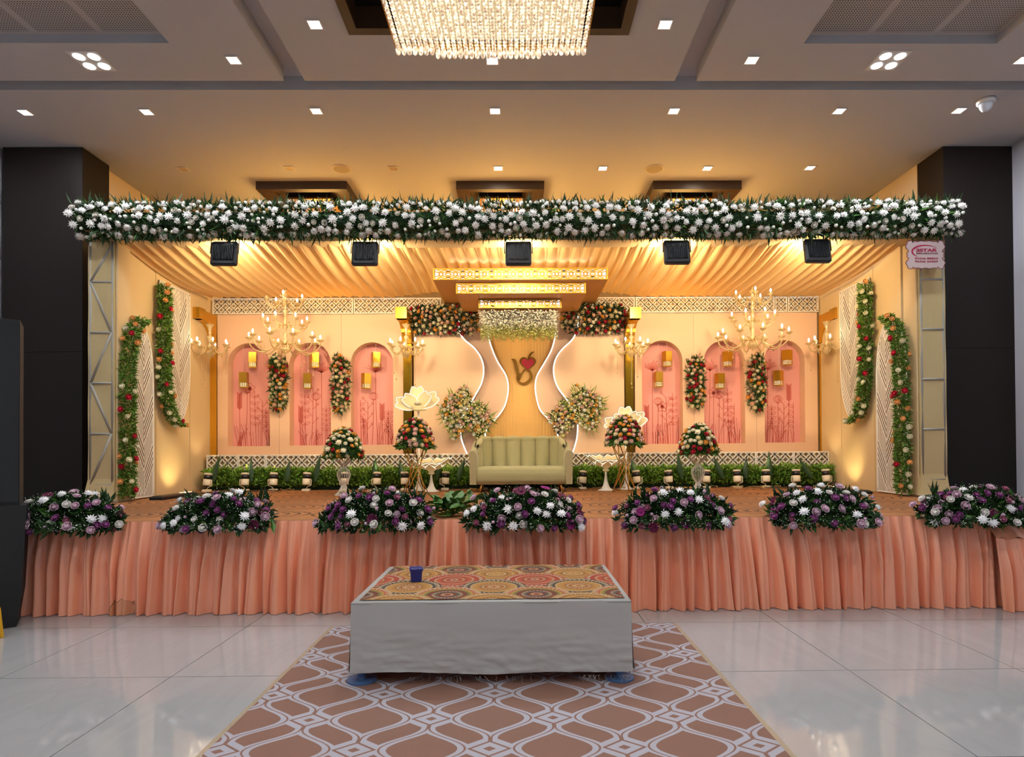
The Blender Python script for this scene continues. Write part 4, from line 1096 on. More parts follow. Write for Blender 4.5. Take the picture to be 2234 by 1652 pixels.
# ---- rose columns between the arches, rose bands beside the tiered box, loose sprays
def rose_shape(name, label, px0, px1, py0, py1, Y, n, mixx, group, dense=.8, leafm=LEAFM, shape='box', nl=700, seed=0, tail=0, rz=0, thick=.09):
    a = W(px0, py1, Y); b = W(px1, py0, Y); c = (a+b)/2; hx = (b.x-a.x)/2; hz = (b.z-a.z)/2
    t = thing(name, label, 'flower arrangement', (c.x, Y, c.z), 0, group); rn = random.Random(100+seed)
    def s(rn):
        if shape == 'box':
            u, v = rn.uniform(-1, 1), rn.uniform(-1, 1)
            if abs(u) > .8 and abs(v) > .8: u *= .85
            h = (1-u**4)*(1-v**4)
        elif shape == 'column':
            v = rn.uniform(-1, 1); u = rn.uniform(-1, 1)*math.sqrt(max(.02, 1-max(0, abs(v)-.7)**2/.09)); h = 1-u*u
        else:
            while True:
                u, v = rn.uniform(-1, 1), rn.uniform(-1, 1)
                if (abs(u)**1.1+abs(v)**1.1) < 1.05: break
            h = 1-(abs(u)+abs(v))*.5
        x, z = hx*u, hz*v
        if rz: x, z = x*math.cos(rz)-z*math.sin(rz), x*math.sin(rz)+z*math.cos(rz)
        n_ = Vector((u*.7, -1, v*.5)).normalized(); return Vector((x, -thick*max(h, 0)-.01, z)), n_
    foliage(t, nl, s, .085, .014, leafm, rn, .6, outward=-.02)
    flowers(t, n, lambda rn: (lambda p, q: (p+q*.03, q))(*s(rn)), mixx, rn, dense)
    def s2(rn): p, n_ = s(rn); d = Vector((p.x, -.03, p.z)).normalized(); return p, d
    foliage(t, nl//(9 if shape == 'spray' else 4), s2, .17 if shape == 'spray' else .1, .012, LEAFL if shape == 'spray' else LEAFD, rn, .25, 'sprigs')
    return t
RM = mixs(ROSEMIX, .04)
for k, (px, y0, y1, w) in enumerate(((608.5, 778, 893, 'between the left bay\'s first two arches'), (743.5, 780, 898, 'between the left bay\'s last two arches'), (1516.5, 781, 888, 'between the right bay\'s first two arches'), (1649.5, 776, 894, 'between the right bay\'s last two arches'))):
    rose_shape('rose_column', 'upright hanging column of mixed roses '+w, px-17, px+17, y0, y1, YW-.02, 52, RM, 'rose columns between the arches', .85, shape='column', seed=k, nl=900)
RM2 = mixs(ROSEMIX, .04)
rose_shape('rose_band', 'thick horizontal band of mixed roses left of the tiered light box', 898, 1044, 668, 728, YW-.08, 84, RM2, 'rose bands', 1.0, LEAFD, 'box', 1500, 10)
rose_shape('rose_band', 'thick horizontal band of mixed roses right of the tiered light box', 1228, 1362, 666, 726, YW-.08, 80, RM2, 'rose bands', 1.0, LEAFD, 'box', 1500, 11)
SM = mixs([('rose', 'eee4a8', 7, .8, 1.1), ('rose', 'f3efdc', 4, .8, 1.1), ('rose', 'eec5b4', 4, .8, 1.1), ('rose', 'efb85e', 2, .8, 1), ('flower_bud', 'e8e4a0', 4, .45, .6)], .041)
rose_shape('rose_spray', 'large cream rose spray on the left glowing wave edge', 962, 1044, 842, 958, YW-.04, 105, SM, 'cream rose sprays', .75, LEAFM, 'spray', 800, 21, rz=-.2, thick=.16)
rose_shape('rose_spray', 'small pink and cream rose spray left of the sofa back', 1012, 1078, 880, 956, YW+.02, 60, SM, 'cream rose sprays', .75, LEAFM, 'spray', 520, 22, thick=.12)
rose_shape('rose_spray', 'large cream rose spray on the right glowing wave edge', 1234, 1316, 838, 942, YW-.04, 100, SM, 'cream rose sprays', .75, LEAFM, 'spray', 800, 23, rz=.35, thick=.16)
rose_shape('rose_spray', 'small cream rose spray right of the sofa back', 1198, 1258, 876, 952, YW+.02, 55, SM, 'cream rose sprays', .75, LEAFD, 'spray', 520, 24, thick=.1)

# ---- hanging white blossom strings under the lowest tier
wx0, wx1 = W(1049, 700, 9.83).x, W(1221, 700, 9.83).x; wz = W(1130, 673, 9.75).z
t = thing('blossom_curtain', 'curtain of hanging white and lime blossom strings under the lowest tier', 'flower curtain', ((wx0+wx1)/2, 9.86, wz))
mw = mat('blossom_white', 'fbf7e6', .7); ml = mat('blossom_lime', 'c9cf7c', .7)
def bstring(seed):
    mb = MB(); rn = random.Random(seed); L_ = rn.uniform(.4, .47)
    for q in range(190):
        v = rn.random(); z = -L_*v; r = .05*(1-.55*v)*rn.random()**.5; a = rn.uniform(0, 6.3); s = .0145*(1.15-.5*v)
        p = Vector((r*math.cos(a), r*math.sin(a), z)); d = Vector((math.cos(a), math.sin(a), -.4)).normalized(); e = d.cross(Vector((0, 0, 1))).normalized()
        mb.add([p, p+d*s*1.2+e*s, p+d*s*2.4-Vector((0, 0, s*.6)), p+d*s*1.2-e*s], [(0, 1, 2), (0, 2, 3)], 1 if v > .62+rn.uniform(-.15, .15) else 0)
    return mb.mesh('blossom_string', [mw, ml])
bms = [bstring(s) for s in range(4)]
for r_ in range(3):
    for k in range(20):
        x = -(wx1-wx0)/2+.02 + (wx1-wx0-.04)*(k+.5*(r_ % 2))/20
        put('blossom_string', bms[(k+r_) % 4], t, (x, r_*.12-.03, -.002-.01*((k*7) % 3)), (0, 0, k*1.7))
# ------------------------------------------------------------------ sofa
SOFA = mat('sofa_cloth', 'a8a170', .75, sheen=.3, bump=.08, bscale=90)
SOFAS = mat('sofa_side_cloth', 'a3966c', .8)
sx0 = W(1137, 1055, 9.5).x; sw = .825
t = thing('sofa', 'pale olive channel-back two-seat sofa on gold legs, centre of the stage', 'sofa', (sx0, 9.5, ZS))
SH, SB = .41, .13
mb = MB()      # seat with a soft bulging front
def f(u, v):
    a = v*PI*2; hx = sw-.1
    prof = [(0.0, SB), (-.035, SB+.05), (-.05, SB+.16), (-.035, SH-.03), (.0, SH), (.2, SH+.006), (.55, SH)]
    q = v*(len(prof)-1); i = min(int(q), len(prof)-2); s = q-i
    y = prof[i][0]+(prof[i+1][0]-prof[i][0])*s; z = prof[i][1]+(prof[i+1][1]-prof[i][1])*s
    e = abs(2*u-1); y2 = y + .03*e**6
    return ((2*u-1)*hx, y2, z + .004*noise.noise(Vector((u*9, v*6, 2))))
mb.grid(f, 32, 18); mb.build('seat', SOFA, t, True)
# channels of the back, following a U in plan
def uplan(s):     # s from -1 to 1 along the back, gives point and inward normal
    hw, d, R = sw-.13, .62, .3
    L1 = .14; La = R*PI/2; Ls = 2*(hw-R); tot = 2*L1+2*La+Ls; q = (s+1)/2*tot
    if q < L1: return (-hw, d-R-L1+q), (1, 0)
    q -= L1
    if q < La: a = PI-q/R; return (-hw+R+R*math.cos(a), d-R+R*math.sin(a)), (-math.cos(a), -math.sin(a))
    q -= La
    if q < Ls: return (-hw+R+q, d), (0, -1)
    q -= Ls
    if q < La: a = PI/2-q/R; return (hw-R+R*math.cos(a), d-R+R*math.sin(a)), (-math.cos(a), -math.sin(a))
    q -= La; return (hw, d-R-q), (-1, 0)
def ztop(s): return .885 - .03*max(0, abs(s)-.55)/.45 - .1*max(0, abs(s)-.72)/.28
nch = 8
for k in range(nch):
    mb = MB()
    def f(u, v):
        s = -1 + 2*(k+u)/nch; s = s*.97
        (x, y), n = uplan(s); b = math.sin(PI*u)**.55
        zt = ztop(s) + .025*b
        if v < .62: z = SH-.05 + (zt-.05-SH+.05)*(v/.62); o = .075*b*(1-.25*v)
        else:
            a = (v-.62)/.38*PI; z = zt-.05+.05*math.sin(a); o = .02+(.055*b)*math.cos(a) if a < PI/2 else .02+.055*math.cos(a)
        o += .006*noise.noise(Vector((u*3+k, v*14, 1)))*(1 if v < .6 else .3)
        return (x+n[0]*o, y+n[1]*o, z)
    mb.grid(f, 10, 20); mb.build('back_channel', SOFA, t, True)
mb = MB()        # outer shell
def f(u, v):
    s = (-1+2*u)*.97; (x, y), n = uplan(s); return (x-n[0]*.05, y-n[1]*.05, SB + (ztop(s)-.02-SB)*v)
mb.grid(f, 40, 4); mb.build('back_shell', SOFAS, t, True)
for sg in (-1, 1):
    mb = MB()     # rolled arm: sweeps down toward the front
    def f(u, v):
        y = .52 - .55*u; zt = .70 + .13*(1-u)**1.6 - .035*u; cx_ = sg*(sw-.115+.03*u)
        P = [(-.035, SH-.06), (-.045, zt-.16), (-.03, zt-.05), (.0, zt), (.05, zt-.005), (.085, zt-.04), (.095, zt-.08), (.075, zt-.11), (.07, SB)]
        q = v*(len(P)-1); i = min(int(q), len(P)-2); s = q-i
        return (cx_ + sg*(P[i][0]+(P[i+1][0]-P[i][0])*s), y, P[i][1]+(P[i+1][1]-P[i][1])*s)
    mb.grid(f, 12, 32)
    o = mb.build('arm', SOFA, t, True)
    mb = MB(); zt = .665; poly = [(-.03, SB), (.07, SB), (.075, zt-.11), (.095, zt-.08), (.085, zt-.04), (.05, zt-.005), (.0, zt), (-.03, zt-.05), (-.045, zt-.16)]
    poly = [(sg*(sw-.085)+sg*a, b) for a, b in poly]; mb.prism(poly, -.034, -.02); mb.build('arm_front', SOFAS, t)
    for y, dy in ((.06, -.02), (.55, .03)):
        mb = MB(); mb.tube([(sg*(sw-.2), y, SB+.01), (sg*(sw-.2+.03), y+dy, 0.002)], [.026, .014], 10); mb.build('leg', GOLDF, t, True)
mb = MB(); mb.box(-sw+.12, sw-.12, .02, .6, SB, SB+.02); mb.build('seat_frame', SOFAS, t)

# ------------------------------------------------------------------ candle chandeliers
def amber_glass(name, c, al=.55):
    m = mat(name, c, .06, spec=1.0, ior=1.5); nt = m.node_tree; b = nt.nodes['Principled BSDF']; out = nt.nodes['Material Output']
    tr = nt.nodes.new('ShaderNodeBsdfTransparent'); tr.inputs[0].default_value = (*lin('fff0d0'), 1)
    mx = nt.nodes.new('ShaderNodeMixShader'); mx.inputs[0].default_value = al
    nt.links.new(tr.outputs[0], mx.inputs[1]); nt.links.new(b.outputs[0], mx.inputs[2]); nt.links.new(mx.outputs[0], out.inputs[0]); return m
GLASS = amber_glass('amber_crystal', 'dccb9c', .55)
BULB = emitter('bulb_glow', 'fff4dc', 4)
CAND = mat('candle_tube', 'e9d7a8', .4, emit=.3)
def arm_mesh(R, drop):
    pts = spline([(.03, 0, -drop*.35), (.12*R/.3, 0, -drop*.1), (.3*R, 0, -drop*.45), (.55*R, 0, -drop), (.8*R, 0, -drop*.95), (.97*R, 0, -drop*.5), (R, 0, -.01)], 3)
    mb = MB(); mb.tube(pts, .0115, 5); return mb.mesh('arm', GLASS, True)
mb = MB(); mb.lathe([(.008, -.02), (.03, -.005), (.058, .018), (.06, .022), (.02, .004)], 12); cup_me = mb.mesh('drip_cup', GLASS, False)
mb = MB(); mb.lathe([(.012, 0), (.012, .05)], 8); can_me = mb.mesh('candle', CAND, True)
mb = MB(); mb.lathe([(.008, .05), (.0165, .068), (.018, .08), (.012, .1), (.003, .115)], 8); bulb_me = mb.mesh('bulb', BULB, True)
mb = MB(); mb.lathe([(.002, -.03), (.011, -.015), (.007, 0), (.001, .006)], 6); drop_me = mb.mesh('drop', GLASS)
def chain_mesh(L_):
    mb = MB(); n = int(L_/.02)
    for k in range(n): mb.lathe([(.001, -.008), (.0052, 0), (.001, .008)], 4, (0, 0, -.02*k))
    mb.lathe([(.001, -.05), (.012, -.025), (.001, 0)], 6, (0, 0, -.02*n)); return mb.mesh('bead_chain', GLASS)
CH = {}
def chandelier(name, label, loc, tiers, stem_h, group, chains, power):
    t = thing(name, label, 'chandelier', loc, 0, group); rn = random.Random(int(loc[0]*100) & 255)
    key = len(tiers)
    if key not in CH:
        d = {}
        mb = MB(); z = 0; prof = [(.012, 0)]
        nb = int(stem_h/.13)
        for k in range(nb):
            z0 = -stem_h*k/nb; h = stem_h/nb
            prof += [(.018, z0-.02*h), (.05 if k % 2 else .036, z0-.3*h), (.02, z0-.62*h), (.03, z0-.8*h), (.014, z0-.97*h)]
        prof += [(.075, -stem_h-.0), (.085, -stem_h-.03), (.05, -stem_h-.075), (.015, -stem_h-.09), (.018, -stem_h-.11), (.002, -stem_h-.125)]
        mb.lathe(prof, 12); d['stem'] = mb.mesh('stem', GLASS, True)
        mb = MB(); mb.lathe([(.015, .0), (.06, .03), (.075, .04), (.03, -.03), (.016, -.06)], 12); d['crown'] = mb.mesh('crown_bowl', GLASS, True)
        d['arms'] = [arm_mesh(R, dr) for n, R, zz, dr in tiers]
        CH[key] = d
    d = CH[key]
    put('stem', d['stem'], t); put('crown_bowl', d['crown'], t, (0, 0, -.01))
    mb = MB(); mb.tube([(0, 0, 0), (0, 0, .06)], .004, 5); mb.build('hook', GOLDF, t)
    for ti, (n, R, zz, dr) in enumerate(tiers):
        off = rn.uniform(0, 1)
        for k in range(n):
            a = 2*PI*(k+off)/n
            o = put('arm', d['arms'][ti], t, (0, 0, zz), (0, 0, a))
            put('drip_cup', cup_me, o, (R, 0, 0)); put('candle', can_me, o, (R, 0, 0))
            if not (k == 2 and rn.random() < .6): put('bulb', bulb_me, o, (R, 0, 0))
            put('drop', drop_me, o, (R*.7, 0, -dr-.02)); put('drop', drop_me, o, (R, .03, -.03)); put('drop', drop_me, o, (R, -.03, -.03))
    for k, (R, zz, L_) in enumerate(chains):
        a = rn.uniform(0, 6.3)
        ck = ('chain', L_)
        if ck not in CH: CH[ck] = chain_mesh(L_)
        put('bead_chain', CH[ck], t, (R*math.cos(a), R*math.sin(a), zz))
    for sgn in (-1, 1): light('candle_light', 'POINT', (sgn*.1, -.25, tiers[-1][2]+.12), power, WARMW, size=.25, parent=t)
    return t
for px, py, w in ((622, 622, 'left'), (1641, 614, 'right')):
    p = W(px, py, 10.1)
    chandelier('candle_chandelier', 'large three-tier glass candle chandelier hanging in the %s bay' % w, p, [(5, .29, -.27, .12), (7, .35, -.63, .14), (10, .56, -.93, .2)], 1.06, 'large candle chandeliers', [(.3, -.85, .42), (.33, -.95, .36), (.42, -1.0, .44), (.2, -1.05, .4), (.45, -1.0, .5), (.38, -.98, .3), (.15, -1.1, .35)], 3.0)
for px, py, w in ((449, 712, 'far left gold bracket'), (886, 712, 'gold bracket left of the centre'), (1377, 712, 'gold bracket right of the centre'), (1812, 706, 'far right gold bracket')):
    p = W(px, py, 10.3)
    p.x += {449: .07, 1812: -.07}.get(px, 0)
    chandelier('bracket_chandelier', 'small single-tier glass candle chandelier hung from the '+w, p, [(7, .28, -.34, .13)], .44, 'small candle chandeliers', [(.16, -.48, .5), (.22, -.45, .42), (.1, -.56, .46), (.25, -.42, .34)], 1.4)

# ------------------------------------------------------------------ gold lanterns in the niches
def lantern_mesh():
    h, w = .275, .066; mb = MB()
    for k in range(4):
        a = PI/2*k
        def q(x, y): return (x*math.cos(a)-y*math.sin(a), x*math.sin(a)+y*math.cos(a))
        def bx(x0, x1, z0, z1):
            vs = []
            for y in (-w, -w+.004):
                for x, z in ((x0, z0), (x1, z0), (x1, z1), (x0, z1)): vs.append((*q(x, y), z))
            mb.add(vs, [(0, 1, 2, 3), (7, 6, 5, 4), (0, 4, 5, 1), (1, 5, 6, 2), (2, 6, 7, 3), (3, 7, 4, 0)])
        bx(-w, w, -h*.68, 0); bx(-w, w, -h, -h*.95); bx(-w, -w+.008, -h*.95, -h*.68); bx(w-.008, w, -h*.95, -h*.68)
        for i in range(1, 4): x = -w+.008+(2*w-.016)*i/4; bx(x-.0035, x+.0035, -h*.95, -h*.68)
        for i in range(1, 3): z = -h*.95+h*.27*i/3; bx(-w+.008, w-.008, z-.0035, z+.0035)
    return mb.mesh('shade', GOLD)
lan = lantern_mesh()
mb = MB(); mb.box(-.05, .05, -.05, .05, -.26, -.19); lglow = mb.mesh('glow_core', mat('lantern_core', 'efe0b8', .6, emit=.55, ecol='fff0c8'))
mb = MB(); mb.box(-.066, .066, -.066, .066, -.003, 0); lcap = mb.mesh('cap', GOLD)
lans = [(551, 769, 588), (532, 813, 588), (686, 769, 722), (671, 815, 722), (820, 769, 858), (799, 815, 858), (1455, 767, 1490), (1436, 812, 1490), (1587, 767, 1626), (1570, 815, 1626), (1717, 764, 1757), (1698, 809, 1757)]
aw = ['left bay outermost', 'left bay middle', 'left bay innermost', 'right bay innermost', 'right bay middle', 'right bay outermost']
for k, (px, py, _) in enumerate(lans):
    p = W(px, py, YW+.07)
    t = thing('hanging_lantern', '%s gold square lantern hanging in the %s niche' % ('higher' if k % 2 == 0 else 'lower', aw[k//2]), 'lantern', p, (.35, .7, .5, .2, .6, .15)[(k*5) % 6], 'gold niche lanterns')
    put('shade', lan, t); put('cap', lcap, t); put('glow_core', lglow, t)
    top = W(px, (arches[k//2][4]+3), YW+.07).z; r = abs(px-(arches[k//2][2]+arches[k//2][3])/2)/46.0
    top -= .37*(1-math.sqrt(max(0, 1-r*r)))
    mb = MB(); mb.tube([(0, 0, 0), (0, 0, max(.05, top-p.z+.02))], .0035, 4); mb.build('cord', mat('cord_white', 'e8c4b4', .8), t)

# ------------------------------------------------------------------ glowing giant flower lamps
PETL = mat('lamp_petal', 'ecd9a4', .5, emit=.14, ecol='ffe09c')
PETE = emitter('lamp_petal_edge', 'fff6dc', 1.15)
PETR = mat('lamp_petal_wire', '8a7f60', .5)
WMET = mat('white_metal', 'eee6d6', .4)
def petal_lamp(t, base, ang, tilt, L_, wd_, h0, bend=.25):
    ca, sa = math.cos(ang), math.sin(ang)
    def pt(u, v):     # u across -1..1, v along 0..1
        notch = .07*max(0, 1-abs(u)*2.2)*max(0, v-.7)/.3
        w = wd_*math.sin(PI*min(1, (.12+.88*v)**.8*.82))**.9; l = L_*(v-notch)
        s = u*w; el = tilt + bend*v; r = l*math.cos(el)*1.0; z = l*math.sin(el) + .12*wd_*u*u
        return (base[0]+r*ca - s*sa, base[1]+r*sa + s*ca, base[2]+z)
    mb = MB(); mb.grid(lambda a, b: pt(2*a-1, b), 10, 10)
    k = len(mb.v); mb.grid(lambda a, b: tuple(Vector(pt(2*a-1, b))-Vector((0, 0, .012))), 10, 10)
    o = mb.build('petal', PETL, t, True)
    e = [pt(-1, v/10) for v in range(11)] + [pt(u/5, 1) for u in range(-4, 5)] + [pt(1, v/10) for v in range(10, -1, -1)]
    mb = MB(); mb.tube(e, .008, 5); mb.build('petal_edge', PETE, o, True)
    mb = MB(); mb.tube([tuple(Vector(q)*1.0+Vector((0, -.006, .009))) for q in e], .004, 4); mb.build('petal_wire', PETR, o, True)
def petal_up(t, base, th, L_, wd_, fwd):      # petal of an upright lamp flower, opening toward the hall
    d = Vector((math.cos(th), 0, math.sin(th))); w = Vector((-math.sin(th), 0, math.cos(th)))
    def pt(u, v):
        notch = .1*max(0, 1-abs(u)*2.0)*max(0, v-.7)/.3; ww = wd_*math.sin(PI*min(1, (.1+.9*v)**.85*.8))**.85
        return tuple(Vector(base) + d*(L_*(v-notch)) + w*(u*ww) + Vector((0, -fwd*v - .12*wd_*u*u*v, 0)))
    mb = MB(); mb.grid(lambda a, b: pt(2*a-1, b), 10, 10); mb.grid(lambda a, b: tuple(Vector(pt(2*a-1, b))+Vector((0, .012, 0))), 10, 10)
    o = mb.build('petal', PETL, t, True)
    e = [pt(-1, v/10) for v in range(11)] + [pt(u/5, 1) for u in range(-4, 5)] + [pt(1, v/10) for v in range(10, -1, -1)]
    mb = MB(); mb.tube(e, .009, 5); mb.build('petal_edge', PETE, o, True)
    mb = MB(); mb.tube([tuple(Vector(q)+(Vector(q)-Vector(base)).normalized()*.01) for q in e], .004, 4); mb.build('petal_wire', PETR, o, True)
def flower_lamp(label, px, yfoot, Y, hz, petals, knob=True):
    x = W(px, yfoot, Y).x; t = thing('flower_lamp', label, 'lamp', (x, Y, ZS), 0, 'glowing flower lamps')
    mb = MB(); mb.lathe([(.135, 0), (.135, .008), (.08, .03), (.05, .08), (.03, .15), (.018, .24), (.016, hz-.02)], 18); mb.build('pole', WMET, t, True)
    q = 1 if knob else .45
    mb = MB(); mb.lathe([(.03, hz-.05), (.12*q, hz-.035), (.13*q, hz-.02), (.07*q, hz-.015), (.15*q, hz+.02), (.13*q, hz+.035), (.05*q, hz+.03)], 18); mb.build('collar', PETL, t, True)
    for a in petals:
        if len(a) == 4: petal_up(t, (0, -.02, hz+.05), *a)
        else: petal_lamp(t, (0, 0, hz+.02), *a)
    if knob: mb = MB(); mb.lathe([(.02, hz+.03), (.055, hz+.06), (.055, hz+.09), (.02, hz+.12)], 14, (0, -.1, 0)); mb.build('centre_bud', mat('lamp_bud', 'c8c0a4', .5), t, True)
    light('lamp_light', 'POINT', (0, -.15, hz+.2), .6, (1, .9, .7), size=.15, parent=t)
UP = [(PI*.52, .31, .125, .02), (PI*.14, .36, .12, .02), (PI*.83, .27, .1, .08), (PI*.25, .27, .1, .1), (PI*.96, .37, .11, .06)]
flower_lamp('tall glowing flower lamp standing behind the left rose stand', 914, 1068, 10.08, W(914, 891, 10.08).z-ZS, UP)
flower_lamp('tall glowing flower lamp half hidden behind the right rose stand', 1366, 1062, 10.08, W(1370, 935, 10.08).z-ZS, UP)
LOW = [(PI*1.06, .34, .36, .15, 0, .2), (-.06*PI, .34, .38, .15, 0, .2), (PI*.68, .42, .32, .16, 0, .2), (PI*.32, .42, .32, .16, 0, .2), (PI*1.36, .24, .26, .13, 0, .2), (PI*1.64, .24, .26, .13, 0, .2)]
flower_lamp('low open glowing flower lamp left of the sofa', 941, 1073, 9.85, W(941, 1029, 9.85).z-ZS, LOW, False)
flower_lamp('low open glowing flower lamp right of the sofa', 1322, 1070, 9.85, W(1322, 1022, 9.85).z-ZS, LOW, False)

# ------------------------------------------------------------------ bouquets on stands
def bouquet(label, px, pyb, Y, zb_, rx, rz_, seed, mixx, n=62):
    p = W(px, pyb, Y); t = thing('bouquet', label, 'bouquet', (p.x, Y, zb_), 0, 'domed rose bouquets'); rn = random.Random(seed)
    def s(rn):
        a = rn.uniform(0, 2*PI); e = rn.random()**.9; h = math.sqrt(max(0, 1-e*e))**1.15
        n_ = Vector((math.cos(a)*h, math.sin(a)*h, e*.9+.1)).normalized()
        return Vector((rx*h*math.cos(a), rx*.85*h*math.sin(a), rz_*e)), n_
    mb = MB(); mb.lathe([(rx*.7, -.02), (rx*.8, .03), (rx*.55, rz_*.5), (rx*.15, rz_*.85)], 12); mb.build('foam_base', LEAFD, t)
    foliage(t, 700, s, .085, .016, LEAFM, rn, .6, outward=-.03)
    def s3(rn): a = rn.uniform(0, 6.3); return Vector((rx*.85*math.cos(a), rx*.8*math.sin(a), .01)), Vector((math.cos(a), math.sin(a), -.2)).normalized()
    foliage(t, 160, s3, .12, .02, LEAFM, rn, .4, 'collar_leaves')
    flowers(t, n, lambda rn: (lambda q, m: (q+m*.03, m))(*s(rn)), mixx, rn, .82)
BM1 = mixs([('rose', 'e8bfb0', 6, .85, 1.1), ('rose', 'e8a94e', 3, .85, 1.1), ('rose', 'f0e0b8', 3, .85, 1.1), ('rose', 'b92640', 2.4, .8, 1)], .04)
BM2 = mixs([('chrysanthemum', 'f1e7c4', 3, 1.2, 1.6), ('rose', 'f1e2b2', 3, .85, 1.1), ('rose', 'e6a648', 3, .85, 1.1), ('rose', 'b81f38', 2.6, .85, 1.1), ('rose', 'eee6cc', 2, .8, 1)], .039)
YST = 9.55; GOLDR = mat('gold_rod', 'd2a048', .35, .5)
def rod_stand(label, px, pyf, zt):
    p = W(px, pyf, YST); t = thing('rod_stand', label, 'flower stand', (p.x, YST, ZS), 0, 'gold rod stands')
    h = zt-ZS; w = h*.42
    for k in range(8):
        a = 2*PI*k/8+.2; b = a+2.35
        mb = MB(); mb.tube([(.2*math.cos(a), .16*math.sin(a), .004), (.2*math.cos(b), .16*math.sin(b), h)], .008, 6); mb.build('rod', GOLDR, t, True)
    for z, r in ((.006, 1), (h, 1)):
        mb = MB(); mb.tube([(.2*math.cos(a), .16*math.sin(a), z) for a in [2*PI*i/16 for i in range(16)]], .006, 5, closed=True); mb.build('ring', GOLDF, t, True)
    mb = MB(); mb.lathe([(.21, h), (.21, h+.01)], 20); mb.build('tray', GOLDF, t)
for px, pyb, w, sd in ((906, 977, 'left', 3), (1362, 970, 'right', 4)):
    zt = W(px, pyb, YST).z
    rod_stand('crossed gold rod flower stand %s of the sofa' % w, px, 1075, zt)
    bouquet('domed pink and orange rose bouquet on the %s gold rod stand' % w, px, pyb, YST, zt+.012, .27, .43, sd, BM1, 92)
def urn(label, px, zt, Y):
    p = W(px, 1078, Y); t = thing('wire_urn', label, 'flower stand', (p.x, Y, ZS), 0, 'white wire urns'); h = zt-ZS
    prof = [(.13, 0), (.09, .04), (.045, .12), (.038, .16), (.075, .22), (.098, .3), (.085, .37), (.036, .43), (.07, .48), (.14, .56), (.165, .64), (.168, h)]
    pr = [(p_.x, p_.y) for p_ in spline([Vector((a, b, 0)) for a, b in prof], 3)]
    mb0 = MB(); mb0.tube([(r, 0, z) for r, z in pr], .0042, 4); wm = mb0.mesh('wire', WMET, True)
    for k in range(22): put('wire', wm, t, (0, 0, .004), (0, 0, 2*PI*k/22))
    for r, z in ((.13, .006), (.038, .16), (.036, .43), (.168, h-.005)):
        mb = MB(); mb.tube([(r*math.cos(a), r*math.sin(a), z) for a in [2*PI*i/20 for i in range(20)]], .006, 5, closed=True); mb.build('ring', WMET, t, True)
    mb = MB(); mb.lathe([(.165, h-.004), (.165, h+.004)], 20); mb.build('tray', WMET, t)
for px, pyb, w, sd in ((750, 998, 'left', 5), (1523, 989, 'right', 6)):
    zt = W(px, pyb, 9.2).z
    urn('white wire urn stand before the %s bay' % w, px, zt, 9.2)
    bouquet('domed cream, orange and red bouquet on the %s white wire urn' % w, px, pyb, 9.2, zt+.008, .26, .42, sd, BM2, 80)

# ------------------------------------------------------------------ hedge strip, tall leaves, uplights
HEDGE = mat('hedge_leaf', '6f9830', .5, var=.45, vscale=7)
hx0, hx1 = W(447, 1060, 10.4).x, W(1815, 1060, 10.4).x
t = thing('hedge_strip', 'long strip of leafy green hedge along the foot of the backdrop', 'hedge', ((hx0+hx1)/2, 10.42, ZS))
HW_ = (hx1-hx0)/2
def sh(rn):
    x = rn.uniform(-HW_, HW_); top = .34+.07*noise.noise(Vector((x*2.2, 1, 0))) + .07*noise.noise(Vector((x*7, 2, 0)))
    z = .05+(top-.05)*rn.random()**.7; return Vector((x, rn.uniform(-.1, .08)*(1-.4*z/top), z)), Vector((0, -.5, .7)).normalized()
foliage(t, 15000, sh, .075, .014, HEDGE, rnd, .7)
foliage(t, 2500, sh, .075, .013, LEAFM, rnd, .7, 'dark_foliage')
def sh2(rn):
    x = rn.uniform(-HW_, HW_); b = .26+.1*noise.noise(Vector((x*6, 5, 0))); return Vector((x, rn.uniform(-.06, .06), b+rn.random()*.1)), Vector((rn.gauss(0, .4), -.3, 1)).normalized()
foliage(t, 2600, sh2, .085, .014, mat('hedge_tip', '8fb23e', .5, var=.3, vscale=9), rnd, .45, 'light_sprigs')
mb = MB(); mb.box(-HW_, HW_, .085, .1, 0, .24); mb.build('backing', LEAFD, t)
mb = MB(); mb.grid(lambda u, v: ((u-.5)*.085*math.sin(PI*(.12+.88*v)**.8)+.03*v*v, -.025*math.cos(PI*(u-.5))+.04*v*v, .42*v), 6, 10); tl = mb.mesh('tall_leaf', mat('leaf_tall', '2f4a2c', .35, var=.25, vscale=8), True)
tls = [(466, .15), (549, -.12), (627, 0), (689, .1), (818, -.05), (880, -.3), (955, 0), (1000, .22), (1388, -.3), (1487, -.2), (1577, -.45), (1626, 0), (1680, -.1), (1770, -.6)]
for k, (px, a) in enumerate(tls):
    p = W(px, 1040, 10.32)
    o = put('tall_leaf', tl, None, (p.x, 10.3, ZS+.16), (0, a, .3*a), scale=(1.15, 1.15, 1.1-.12*(k % 3)))
    tag(o, 'single tall dark leaf standing in the hedge, %s from the left' % ORD[k], 'leaf', 'tall leaves in the hedge')
LBODY = mat('lamp_body', 'e2d3b4', .45); LBAND = mat('lamp_band', '17161a', .4)
mb = MB(); mb.lathe([(.062, 0), (.066, .01), (.066, .105)], 18); mb.lathe([(.062, .175), (.066, .175), (.066, .21), (.056, .212), (.05, .19)], 18); pb = mb.mesh('body', LBODY, True)
mb = MB(); mb.lathe([(.064, .105), (.064, .175)], 18); pband = mb.mesh('band', LBAND, True)
mb = MB(); mb.lathe([(.001, .19), (.052, .192)], 18); pl_ = mb.mesh('lens', emitter('uplight_lens', 'ffe2a8', 4))
